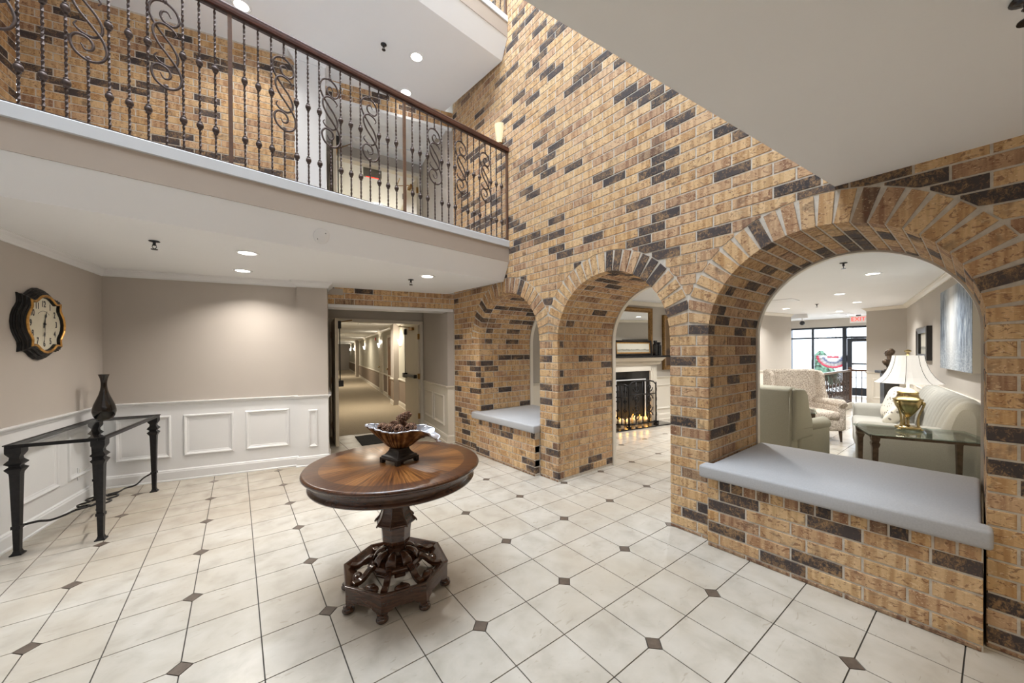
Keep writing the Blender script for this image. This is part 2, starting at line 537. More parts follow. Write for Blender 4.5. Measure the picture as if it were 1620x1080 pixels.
    def build(s, name, mat, parent=None, M4=None, bevel=0.0, subsurf=0, fix=True, **tags):
        o = obj(name, s.mesh(name, mat, fix=fix), parent, M4)
        if bevel:
            md = o.modifiers.new('bevel', 'BEVEL'); md.width = bevel; md.segments = 2; md.limit_method = 'ANGLE'; md.angle_limit = rad(40)
        if subsurf:
            md = o.modifiers.new('subsurf', 'SUBSURF'); md.levels = subsurf; md.render_levels = subsurf
        for k, v in tags.items(): o[k] = v
        return o

def obj(name, data, parent=None, M4=None):
    o = bpy.data.objects.new(name, data)
    COL.objects.link(o)
    if parent is not None: o.parent = parent
    if M4 is not None: o.matrix_basis = M4
    return o
def thing(name, label, cat, M4=None, group=None):
    o = bpy.data.objects.new(name, None)
    o.empty_display_size = 0.1
    COL.objects.link(o)
    if M4 is not None: o.matrix_basis = M4
    o['label'] = label; o['category'] = cat
    if group: o['group'] = group
    return o
def tag(o, label, cat, group=None):
    o['label'] = label; o['category'] = cat
    if group: o['group'] = group
    return o
def struct(o, label=None):
    o['kind'] = 'structure'
    if label: o['label'] = label
    return o
def copy_tree(o, M4=None, parent=None, label=None, group=None):
    c = o.copy(); COL.objects.link(c)
    c.parent = parent
    if M4 is not None: c.matrix_basis = M4
    if label: c['label'] = label
    if group: c['group'] = group
    for ch in list(o.children): copy_tree(ch, None, c)
    return c
def bez(pts, n=10):
    """Catmull-Rom through pts"""
    P = [Vector(p) for p in pts]
    P = [P[0] * 2 - P[1]] + P + [P[-1] * 2 - P[-2]]
    out = []
    for i in range(1, len(P) - 2):
        a, b, c, d = P[i - 1], P[i], P[i + 1], P[i + 2]
        for k in range(n):
            t = k / n
            out.append(0.5 * ((2 * b) + (c - a) * t + (2 * a - 5 * b + 4 * c - d) * t * t + (3 * b - a - 3 * c + d) * t ** 3))
    out.append(P[-2])
    return out
def sph(mb, c, r, nu=16, nv=10, mat=None, sq=1.0):
    r = r if hasattr(r, '__len__') else (r, r, r)
    def pw(x, e): return math.copysign(abs(x) ** e, x)
    def fn(u, v):
        a = 2 * pi * u; b = pi * (v - 0.5)
        return (c[0] + r[0] * pw(cos(b), sq) * pw(cos(a), sq), c[1] + r[1] * pw(cos(b), sq) * pw(sin(a), sq), c[2] + r[2] * pw(sin(b), sq))
    return mb.grid(fn, nu, nv, mat, True, cu=True)
def text(name, body, size, mat, parent, M4, ext=0.0005, align='CENTER', bold=0.0):
    c = bpy.data.curves.new(name, 'FONT')
    c.body = body; c.size = size; c.align_x = align; c.align_y = 'CENTER'; c.extrude = ext; c.offset = bold
    tmp = bpy.data.objects.new(name + '_curve', c)
    COL.objects.link(tmp)
    dg = bpy.context.evaluated_depsgraph_get()
    me = bpy.data.meshes.new_from_object(tmp.evaluated_get(dg))
    bpy.data.objects.remove(tmp); bpy.data.curves.remove(c)
    me.materials.clear(); me.materials.append(M[mat])
    return obj(name, me, parent, M4)

# camera-space size of a point, used only to choose which repeats become single objects
_cinv = cam.matrix_world.inverted()
def seen_size(p, nrm, area):
    q = _cinv @ Vector(p)
    if q.z > -0.1: return 0.0
    x = q.x / -q.z * 578.7; y = q.y / -q.z * 578.7
    if abs(x) > 830 or y > 580 or y < -540: return 0.0
    d = Vector(p) - Vector((0, 0, HC))
    c = -d.normalized().dot(nrm)
    return max(0.0, c) * area / d.length_squared

# ------------------------------------------------------------------ brickwork
class Bricks:
    def __init__(s, world): s.w = world; s.r = []
    def rect(s, M4, w, h, tone=None, depth=0.03): s.r.append((M4, ('r', round(w, 3), round(h, 3), depth), rt() if tone is None else tone))
    def poly(s, M4, pts, depth=0.03, tone=None): s.r.append((M4, ('p', pts, depth), rt() if tone is None else tone))
    def wall(s, x0, x1, z0, z1, y=0.0, tone=None):
        s.rect(T((x0 + x1) / 2, y, (z0 + z1) / 2), x1 - x0, z1 - z0, tone)
    @staticmethod
    def mb(shape, tone, mb=None, M4=None):
        mb = mb or MB()
        if shape[0] == 'r':
            _, w, h, d = shape
            w /= 2; h /= 2; b = 0.003
            v = [(-w, 0.004, -h), (w, 0.004, -h), (w, 0.004, h), (-w, 0.004, h),
                 (-w + b, 0, -h + b), (w - b, 0, -h + b), (w - b, 0, h - b), (-w + b, 0, h - b),
                 (-w, d, -h), (w, d, -h), (w, d, h), (-w, d, h)]
            f = [(4, 5, 6, 7)] + [(i, (i + 1) % 4, 4 + (i + 1) % 4, 4 + i) for i in range(4)] + [(8 + i, 8 + (i + 1) % 4, (i + 1) % 4, i) for i in range(4)]
            mb.add(v, f, M4, tone)
        else:
            _, pts, d = shape
            n = len(pts)
            v = [(x, 0, z) for x, z in pts] + [(x, d, z) for x, z in pts]
            f = [tuple(range(n))] + [(n + i, n + (i + 1) % n, (i + 1) % n, i) for i in range(n)]
            mb.add(v, f, M4, tone)
        return mb
    def emit(s, parent, name='brick', limit=300):
        sc = []
        for i, (M4, sh, tone) in enumerate(s.r):
            Wm = s.w @ M4
            if sh[0] == 'r': area = sh[1] * sh[2]
            else:
                p = sh[1]; area = abs(sum(p[k][0] * p[(k + 1) % len(p)][1] - p[(k + 1) % len(p)][0] * p[k][1] for k in range(len(p)))) / 2
            sc.append((seen_size(Wm.translation, -(Wm.to_3x3() @ Vector((0, 1, 0))), area), i))
        sc.sort(reverse=True)
        single = set(i for k, (v, i) in enumerate(sc) if k < limit and v > 0)
        rest = MB()
        for i, (M4, sh, tone) in enumerate(s.r):
            if i in single:
                t = round(tone * 20) / 20 if tone < 0.74 else 0.8 + round((tone - 0.8) * 20) / 20
                key = (sh[0], sh[1] if sh[0] == 'r' else id(sh), sh[2] if sh[0] == 'r' else 0, sh[-1], t)
                me = BRICK_CACHE.get(key)
                if me is None:
                    me = s.mb(sh, t).mesh('brick', 'brick', tones=True)
                    BRICK_CACHE[key] = me
                obj(name, me, parent, M4)
            else:
                s.mb(sh, tone, rest, M4)
        if rest.v:
            o = obj('brick_courses', rest.mesh('brick_courses', 'brick', tones=True), parent)
            o['kind'] = 'stuff'
BRICK_CACHE = {}
def rt(pd=0.2):
    return 0.78 + 0.22 * random.random() if random.random() < pd * .8 else 0.745 * random.random()
CH, BL, JT = 0.081, 0.2535, 0.010    # course height, brick length, joint
ZB = 0.026                           # thin base course on the floor

# ================================================================== STRUCTURE
# ---- brick arcade wall -------------------------------------------------------
XW = 2.894
ARC = [(-0.613, 'a'), (-2.21, 'b'), (-3.795, 'c')]      # arch centres, local x = -Y
AR, ARO, ZS = 0.645, 0.84, ZB + 19 * CH
DT = 0.975
WEND = 2.2
def build_arcade():
    Mw = frame(XW, 0, 180)
    def opening(x, r, zs=ZS):
        for c, _ in ARC:
            d = abs(x - c)
            if d < r: return zs + sqrt(r * r - d * d)
        return 0.0
    def strip(y, r, x0, x1, top, flip=False):
        mb = MB()
        xs = set([x0, x1])
        for c, _ in ARC:
            for k in range(49):
                xs.add(c - r * cos(pi * k / 48))
        xs = sorted(x for x in xs if x0 <= x <= x1)
        for a, b in zip(xs, xs[1:]):
            if b - a < 1e-6: continue
            m = (a + b) / 2
            inside = opening(m, r) > 0
            za = max(opening(a, r), ZS) if inside else 0.0
            zb = max(opening(b, r), ZS) if inside else 0.0
            mb.add([(a, y, za), (b, y, zb), (b, y, top), (a, y, top)], [(0, 1, 2, 3)])
        return mb
    def reveal(mb, r, y0, y1):
        for c, _ in ARC:
            pts = [(c + r, 0.0)] + [(c + r * cos(pi * k / 48), ZS + r * sin(pi * k / 48)) for k in range(49)] + [(c - r, 0.0)]
            for (xa, za), (xb, zb) in zip(pts, pts[1:]):
                mb.add([(xa, y0, za), (xb, y0, zb), (xb, y1, zb), (xa, y1, za)], [(0, 1, 2, 3)])
        return mb
    body = strip(0.0045, AR + 0.005, -5.6, 3.7, 8.6)
    reveal(body, AR + 0.005, 0.0045, DT)
    wall = struct(body.build('wall_right', 'mortar', None, Mw, fix=False), 'tan and black flashed brick wall with three round arches')
    lin_ = strip(1.03, AR - 0.012, -5.6, 3.7, 2.62)
    reveal(lin_, AR - 0.012, DT - 0.001, 1.03)
    for c, _ in ARC:       # narrow painted edge facing the hall
        for s_ in (0,):
            pts = [(1, 0.0)] + [(cos(pi * k / 48), sin(pi * k / 48)) for k in range(49)] + [(-1, 0.0)]
            def P(i, r):
                if i == 0: return (c + r, DT - 0.001, 0.0)
                if i == 50: return (c - r, DT - 0.001, 0.0)
                return (c + r * pts[i][0], DT - 0.001, ZS + r * pts[i][1])
            for i in range(50):
                lin_.add([P(i, AR - 0.012), P(i + 1, AR - 0.012), P(i + 1, AR + 0.03), P(i, AR + 0.03)], [(0, 1, 2, 3)])
    lin_.build('drywall_lining', 'paint_cream', wall, fix=False)
    B = Bricks(Mw)
    j = JT / 2
    # piers
    piers = [(-1.565, -1.258), (-3.150, -2.855)]
    for k in range(19):
        z0 = ZB + k * CH + j; z1 = ZB + (k + 1) * CH - j
        for a, b in piers:
            w = 0.092
            if k % 2: B.wall(a, a + w - j, z0, z1); B.wall(a + w + j, b, z0, z1)
            else: B.wall(a, b - w - j, z0, z1); B.wall(b - w + j, b, z0, z1)
        # solid wall either side of the arcade
        for a, b, sgn in ((-5.15, -4.44, -1), (0.032, WEND, 1)):
            x = b if sgn < 0 else a
            first = 0.092 if k % 2 else BL
            while True:
                nx = x + sgn * first
                lo, hi = min(x, nx), max(x, nx)
                lo = max(lo, a); hi = min(hi, b)
                if hi - lo > 0.03: B.wall(lo + (j if sgn > 0 and x != a else (j if sgn < 0 else 0)), hi - (j if (sgn < 0 and x != b) or sgn > 0 else 0), z0, z1)
                x = nx; first = BL
                if (sgn < 0 and x <= a) or (sgn > 0 and x >= b): break
    # thin base course
    for a, b in piers + [(-5.15, -4.44), (0.032, WEND)]:
        x = a
        while x < b - 0.02:
            B.wall(x, min(b, x + BL) - JT, 0.001, ZB - j, tone=0.74); x += BL
    # field above the springing
    def ring(x):
        z = 0.0
        for c, _ in ARC:
            d = abs(x - c)
            if d < ARO + 0.006: z = max(z, ZS + sqrt((ARO + 0.006) ** 2 - d * d))
        return z
    for k in range(19, 82):
        z0 = ZB + k * CH + j; z1 = ZB + (k + 1) * CH - j
        x = -5.15 - (k % 2) * BL / 2
        while x < WEND:
            a = max(x + j, -5.15); b = min(x + BL - j, WEND)
            x += BL
            if b - a < 0.03: continue
            N = 18
            xs = [a + (b - a) * i / N for i in range(N + 1)]
            bt = [max(z0, ring(t)) for t in xs]
            if max(bt) <= z0 + 0.001:
                B.wall(a, b, z0, z1); continue
            run = []
            for i in range(N + 2):
                if i <= N and bt[i] < z1 - 0.012: run.append(i)
                else:
                    if len(run) > 3:
                        cx = (xs[run[0]] + xs[run[-1]]) / 2; cz = (z0 + z1) / 2
                        low = [(xs[q] - cx, bt[q] - cz) for q in run[::2] + ([run[-1]] if (len(run) - 1) % 2 else [])]
                        B.poly(T(cx, 0, cz), low + [(xs[run[-1]] - cx, z1 - cz), (xs[run[0]] - cx, z1 - cz)])
                    run = []
    # arch rings: bricks on end, cut where two rings meet over a pier
    cuts = {'a': (-1.4115, 9), 'b': (-3.0025, -1.4115), 'c': (-9, -3.0025)}
    def clip(poly, xc, keep_gt):
        out = []
        n = len(poly)
        for i in range(n):
            p, q = poly[i], poly[(i + 1) % n]
            ip = (p[0] >= xc) == keep_gt; iq = (q[0] >= xc) == keep_gt
            if ip: out.append(p)
            if ip != iq:
                t = (xc - p[0]) / (q[0] - p[0])
                out.append((xc, p[1] + (q[1] - p[1]) * t))
        return out
    NV = 26
    for c, nm in ARC:
        lo, hi = cuts[nm]
        for i in range(NV):
            th = pi * (i + 0.5) / NV
            ux, uz = cos(th), sin(th); tx, tz = -uz, ux
            hw = 0.0335; r0, r1 = AR, ARO - 0.004
            q = [(c + ux * r + tx * t, ZS + uz * r + tz * t) for r, t in ((r0, -hw), (r1, -hw * 1.06), (r1, hw * 1.06), (r0, hw))]
            q = clip(q, lo + j, True) if len(q) > 2 else q
            q = clip(q, hi - j, False) if len(q) > 2 else q
            if len(q) < 3: continue
            cx = sum(p[0] for p in q) / len(q); cz = sum(p[1] for p in q) / len(q)
            tone = rt(0.22)
            B.poly(T(cx, -0.003, cz), [(p[0] - cx, p[1] - cz) for p in q], 0.105, tone)
            # underside of the arch
            y = 0.11 + (0.5 * BL if i % 2 else 0.0) - 0.0
            if i % 2: seg = [(0.11, 0.11 + BL / 2)]
            else: seg = []
            y0 = 0.11 + (BL / 2 if i % 2 else 0.0)
            while y0 < DT - 0.03:
                seg.append((y0, min(DT, y0 + BL))); y0 += BL
            for a, b in seg:
                if b - a < 0.03: continue
                xb = Vector((0, 1, 0)); yb = Vector((ux, 0, uz)); zb = xb.cross(yb)
                M4 = Matrix((xb, yb, zb)).transposed().to_4x4()
                M4.translation = (c + ux * AR, (a + b) / 2, ZS + uz * AR)
                B.rect(M4, b - a - JT, 0.068, rt(0.25), 0.006)
    # jambs
    for c, nm in ARC:
        for sg in (-1, 1):
            xj = c + sg * AR
            for k in range(19):
                z0 = ZB + k * CH + j; z1 = ZB + (k + 1) * CH - j
                y = 0.0
                first = 0.092 if (k % 2 == 0) else BL
                first = first if first > 0.1 else 0.092
                n_ = 0
                while y < DT - 0.03:
                    e = min(DT, y + (first if n_ == 0 else BL))
                    a = y + (0.034 if n_ == 0 else j); b = e - j
                    if b - a > 0.02:
                        xb = Vector((0, -sg, 0)); yb = Vector((sg, 0, 0)); zb = Vector((0, 0, 1))
                        M4 = Matrix((xb, yb, zb)).transposed().to_4x4()
                        M4.translation = (xj, (a + b) / 2, (z0 + z1) / 2)
                        B.rect(M4, b - a, z1 - z0, rt(0.24), 0.006)
                    y = e; n_ += 1
    B.emit(wall)
    return wall
arcade = build_arcade()

# ---- generic brick panel ------------------------------------------------------
def brick_panel(name, M4, x0, x1, z0, z1, label, limit=300, thick=0.1, phase=0):
    mb = MB().box(x0, x1, 0.0045, thick, z0, z1)
    w = struct(mb.build(name, 'mortar', None, M4), label)
    B = Bricks(M4)
    z = z0; k = phase
    j = JT / 2
    while z < z1 - 0.02:
        x = x0 - (k % 2) * BL / 2
        while x < x1:
            a = max(x0, x + j); b = min(x1, x + BL - j)
            if b - a > 0.025: B.wall(a, b, z + j, min(z1, z + CH) - j)
            x += BL
        z += CH; k += 1
    B.emit(w, limit=limit)
    return w
Z2 = 2.872                 # storey height
upper_back = brick_panel('wall_back_upper', frame(-1.604, 5.966, 103.2), 0, 2.42, Z2, 5.237, 'upper floor brick wall behind the balcony railing', 300)
upper_left = brick_panel('wall_left_upper', frame(-1.604, 5.966, 10.68), -2.9, -0.002, Z2, 5.237, 'upper floor brick wall at the left end of the balcony', 120)

# ---- floor ---------------------------------------------------------------------
TP = 0.3096
def build_floor():
    Ft = frame(1.672, 1.605, 91.32)
    mb = MB()
    mb.add([(-4, -4.2, -0.006), (16.2, -4.2, -0.006), (16.2, 8, -0.006), (-4, 8, -0.006)], [(0, 1, 2, 3)])
    mb.add([(-4, -4.2, -0.05), (16.2, -4.2, -0.05), (16.2, 8, -0.05), (-4, 8, -0.05)], [(3, 2, 1, 0)])
    fl = struct(mb.build('floor', 'grout', None), 'beige ceramic tile floor with small dark diamond insets')
    g = 0.0028; c = 0.0475; s = TP / 2
    def tile_pts(var):
        a = s - g
        pts = []
        for q, (sx, sy) in enumerate(((-1, -1), (1, -1), (1, 1), (-1, 1))):
            if q == var:
                k = c - g
                p1 = (sx * (s - k - 0.003), sy * a); p2 = (sx * a, sy * (s - k - 0.003))
                pts += [p2, p1] if q in (1, 3) else [p1, p2]
                if q == 0: pts[-2:] = [(-a, -(s - k - 0.003)), (-(s - k - 0.003), -a)]
                if q == 1: pts[-2:] = [((s - k - 0.003), -a), (a, -(s - k - 0.003))]
                if q == 2: pts[-2:] = [(a, (s - k - 0.003)), ((s - k - 0.003), a)]
                if q == 3: pts[-2:] = [(-(s - k - 0.003), a), (-a, (s - k - 0.003))]
            else: pts.append((sx * a, sy * a))
        return pts
    def tile_mb(var, mb=None, M4=None):
        mb = mb or MB()
        return mb.prism(tile_pts(var), -0.006, 0.0, M4)
    meshes = [tile_mb(v).mesh('tile', 'tile') for v in range(4)]
    k = c - 0.004
    dia = [(k, 0), (0, k), (-k, 0), (0, -k)]
    dmesh = MB().prism(dia, -0.006, 0.0).mesh('inset_tile', 'inset_dark')
    recs = []; dots = []
    for i in range(-16, 48):
        for jx in range(-18, 19):
            lc = Vector(((i + 0.5) * TP, (jx + 0.5) * TP, 0))
            w = Ft @ lc
            ok = (-2.9 < w.x < 4.0 and -3.6 < w.y < 7.0) or (3.9 < w.x < 15.5 and -0.75 < w.y < 5.2)
            if not ok: continue
            ci = i if i % 2 == 0 else i + 1; cj = jx if jx % 2 == 0 else jx + 1
            var = {(0, 0): 0, (1, 0): 1, (1, 1): 2, (0, 1): 3}[(ci - i, cj - jx)]
            hidden = (XW - 0.1 < w.x < XW + DT + .05 and ((-0.2 < w.y < 1.45) or (3.0 < w.y < 5.2)))
            recs.append((0 if hidden else seen_size(w, Vector((0, 0, 1)), 1), lc, var))
            if i % 2 == 0 and jx % 2 == 0:
                dw = Ft @ Vector((i * TP, jx * TP, 0))
                dots.append((seen_size(dw, Vector((0, 0, 1)), 1), Vector((i * TP, jx * TP, 0))))
    recs.sort(key=lambda t: -t[0]); dots.sort(key=lambda t: -t[0])
    rest = MB()
    for n_, (sz, lc, var) in enumerate(recs):
        if n_ < 300 and sz > 0: obj('tile', meshes[var], fl, Ft @ Matrix.Translation(lc))
        else: tile_mb(var, rest, Ft @ Matrix.Translation(lc))
    o = obj('tile_field', rest.mesh('tile_field', 'tile'), fl); o['kind'] = 'stuff'
    rest = MB()
    for n_, (sz, lc) in enumerate(dots):
        if n_ < 150 and sz > 0: obj('inset_tile', dmesh, fl, Ft @ Matrix.Translation(lc))
        else: rest.prism(dia, -0.006, 0.0, Ft @ Matrix.Translation(lc))
    if rest.v:
        o = obj('inset_field', rest.mesh('inset_field', 'inset_dark'), fl); o['kind'] = 'stuff'
    return fl
floor = build_floor()

# ---- painted walls with wainscot -------------------------------------------------
RAIL = [(0, .862), (.010, .864), (.014, .878), (.028, .889), (.034, .900), (.034, .905), (0, .908)]
BASE = [(0, 0), (.028, 0), (.028, .012), (.020, .02), (.020, .100), (.014, .112), (.014, .118), (.004, .128), (0, .13)]
def CROWN(zc): return [(0, zc - .075), (.012, zc - .075), (.016, zc - .060), (.036, zc - .036), (.056, zc - .022), (.060, zc - .012), (.070, zc - .010), (.070, zc + .004), (0, zc + .004)]
PANEL = [(0, 0), (.004, .014), (.014, .019), (.026, .013), (.033, .006), (.044, .004), (.05, 0)]
def painted_wall(name, M4, x0, x1, zt, label, panels=(), crown=True, wain=True, paint='wall_tan', white='paint_white', thick=0.1, z0=0.0, m=(0, 0), base=True):
    lo = 0.88 if wain else 0.0
    mb = MB().box(x0, x1, 0, thick, z0 + lo, z0 + zt)
    w = struct(mb.build(name, paint, None, M4), label)
    Z = T(0, 0, z0)
    if wain:
        MB().box(x0, x1, -0.001, thick, z0, z0 + .88).build('wainscot', white, w)
        MB().mould(x0, x1, RAIL, m0=m[0], m1=m[1], mat=Z).build('chair_rail', white, w)
        for a, b, c, d in panels:
            MB().frame(a, b, c, d, PANEL, mat=Z).build('panel_moulding', white, w)
    if base: MB().mould(x0, x1, BASE, m0=m[0], m1=m[1], mat=Z).build('baseboard', white, w)
    if crown: MB().mould(x0, x1, CROWN(zt), m0=m[0], m1=m[1], mat=Z).build('crown_moulding', white, w)
    return w
ZC = 2.37
painted_wall('wall_back', frame(-1.025, 5.83, 103.2), 0, 1.86, ZC, 'tan back wall above white wainscot with framed panels',
             [(.092, .562, .268, .750), (.672, 1.145, .273, .748), (1.262, 1.726, .272, .748)])
painted_wall('wall_left', frame(-1.025, 5.83, 10.68), -9.6, 0, ZC, 'tan left wall above white wainscot behind the console table',
             [(-.64, -.13, .27, .745), (-1.32, -.775, .27, .745), (-1.98, -1.46, .27, .745), (-2.7, -2.12, .27, .745)])
# pilaster beside the hall opening
def pilaster(z0, up):
    M4 = frame(.708, 5.35, 103.2)
    zt = ZC
    mb = MB().box(.03, .375, 0, .33, z0 + (0 if up else .88), z0 + zt)
    p = struct(mb.build('trim_1' if not up else 'trim_2', 'wall_tan' if not up else 'paint_white', None, M4), 'tan pilaster with narrow white wainscot panel beside the hall opening' if not up else 'pale pilaster of the upper floor beside the brick wall')
    Z = T(0, 0, z0)
    if not up:
        MB().box(.03, .375, -0.001, .33, z0, z0 + .88).build('wainscot', 'paint_white', p)
        MB().frame(.146, .254, .24, .722, [(0, 0), (.003, .012), (.012, .018), (.022, .012), (.028, .005), (.036, .003), (.04, 0)]).build('panel_moulding', 'paint_white', p)
        MB().mould(.03, .375, RAIL, m0=1, m1=1).build('chair_rail', 'paint_white', p)
        MB().mould(.03, .375, BASE, m0=1, m1=1).build('baseboard', 'paint_white', p)
        # returns round both sides
    MB().mould(.03, .375, CROWN(zt - .002), m0=1, m1=1, mat=Z).build('crown_moulding', 'paint_white', p)
    for prof, nm in (((RAIL, 'chair_rail'), (BASE, 'baseboard'), (CROWN(zt - .002), 'crown_moulding')) if not up else ((CROWN(zt - .002), 'crown_moulding'),)):
        pass
    R = T(.375, 0, 0) @ RZ(pi / 2)
    if not up:
        MB().mould(0, .32, RAIL, m0=1, mat=R).build('chair_rail', 'paint_white', p)
        MB().mould(0, .32, BASE, m0=1, mat=R).build('baseboard', 'paint_white', p)
    MB().mould(0, .30, CROWN(zt - .002), m0=1, mat=Z @ R).build('crown_moulding', 'paint_white', p)
    L = T(.03, .09, 0) @ RZ(-pi / 2)
    if not up:
        MB().mould(0, .09, RAIL, m1=1, mat=L).build('chair_rail', 'paint_white', p)
        MB().mould(0, .09, BASE, m1=1, mat=L).build('baseboard', 'paint_white', p)
    MB().mould(0, .09, CROWN(zt - .002), m1=1, mat=Z @ L).build('crown_moulding', 'paint_white', p)
pilaster(0.0, False)
pilaster(Z2, True)

# ---- ceilings, balconies ------------------------------------------------------------
FR = frame(.06, 3.474, 85.01)      # along the balcony front; y runs back over the hall
def balcony(z0, nm, lab):
    zc = z0 + 2.365
    prof = [(0, z0 + 2.598), (.105, zc), (4.2, zc), (4.2, z0 + 2.785), (0, z0 + 2.785)]
    mb = MB()
    x0, x1 = -5.2, 2.845
    mb.add([(x0, y, z) for y, z in prof] + [(x1, y, z) for y, z in prof],
           [(i, i + 1, 6 + i - 0 if False else 5 + i + 1, 5 + i) for i in range(4)] + [(4, 0, 5, 9)] + [(0, 4, 3, 2, 1), (5, 6, 7, 8, 9)])
    c = struct(mb.build(nm, 'ceiling_white', None, FR), lab)
    MB().box(x0, x1, -.006, .03, z0 + 2.600, z0 + 2.787).build('fascia', 'fascia_tan', c)
    mb = MB()
    pr = [(-.006, z0 + 2.785), (-.018, z0 + 2.790), (-.018, z0 + 2.866), (-.012, z0 + 2.873), (4.2, z0 + 2.873)]
    mb.add([(x0, y, z) for y, z in pr] + [(x1, y, z) for y, z in pr], [(i, i + 1, 6 + i, 5 + i) for i in range(4)] + [(0, 1, 2, 3, 4), (9, 8, 7, 6, 5)])
    mb.build('ledge', 'ledge_gray', c)
    return c
balcony(0.0, 'ceiling', 'white hall ceiling below the balcony with recessed lights')
balcony(Z2, 'ceiling_upper', 'white ceiling of the upper floor below the next balcony')
mb = MB().prism([(-4.0, 1.315), (2.894, .525), (2.894, -3.7), (-4.0, -3.7)], 2.425, 2.86)
struct(mb.build('ceiling_near', 'ceiling_white', None), 'plain white soffit at the upper right of the picture')
mb = MB().box(-4.0, 2.9, -3.7, 8.0, 8.6, 8.7)
struct(mb.build('ceiling_atrium', 'ceiling_white', None))
mb = MB()
for k in range(6): mb.box(-1.82 + k * .88, -1.76 + k * .88, .9, 3.5, 8.46, 8.6)
for y_ in (.9, 2.17, 3.44): mb.box(-1.82, 2.64, y_, y_ + .06, 8.46, 8.6)
struct(mb.build('window_5', 'storefront_black', None), 'added bars of an assumed roof skylight over the atrium')  # unseen bars, added over the area light of the assumed skylight
mb = MB().box(-4.0, 2.9, -3.75, -3.65, 0, 8.6)
struct(mb.build('wall_front', 'wall_tan', None))
mb = MB().box(-4.1, -4.0, -3.7, 8.0, 0, 8.6)
struct(mb.build('wall_left_outer', 'wall_tan', None))
mb = MB().box(-4.0, 2.9, 7.9, 8.0, 5.9, 8.6)
struct(mb.build('wall_back_top', 'wall_tan', None))

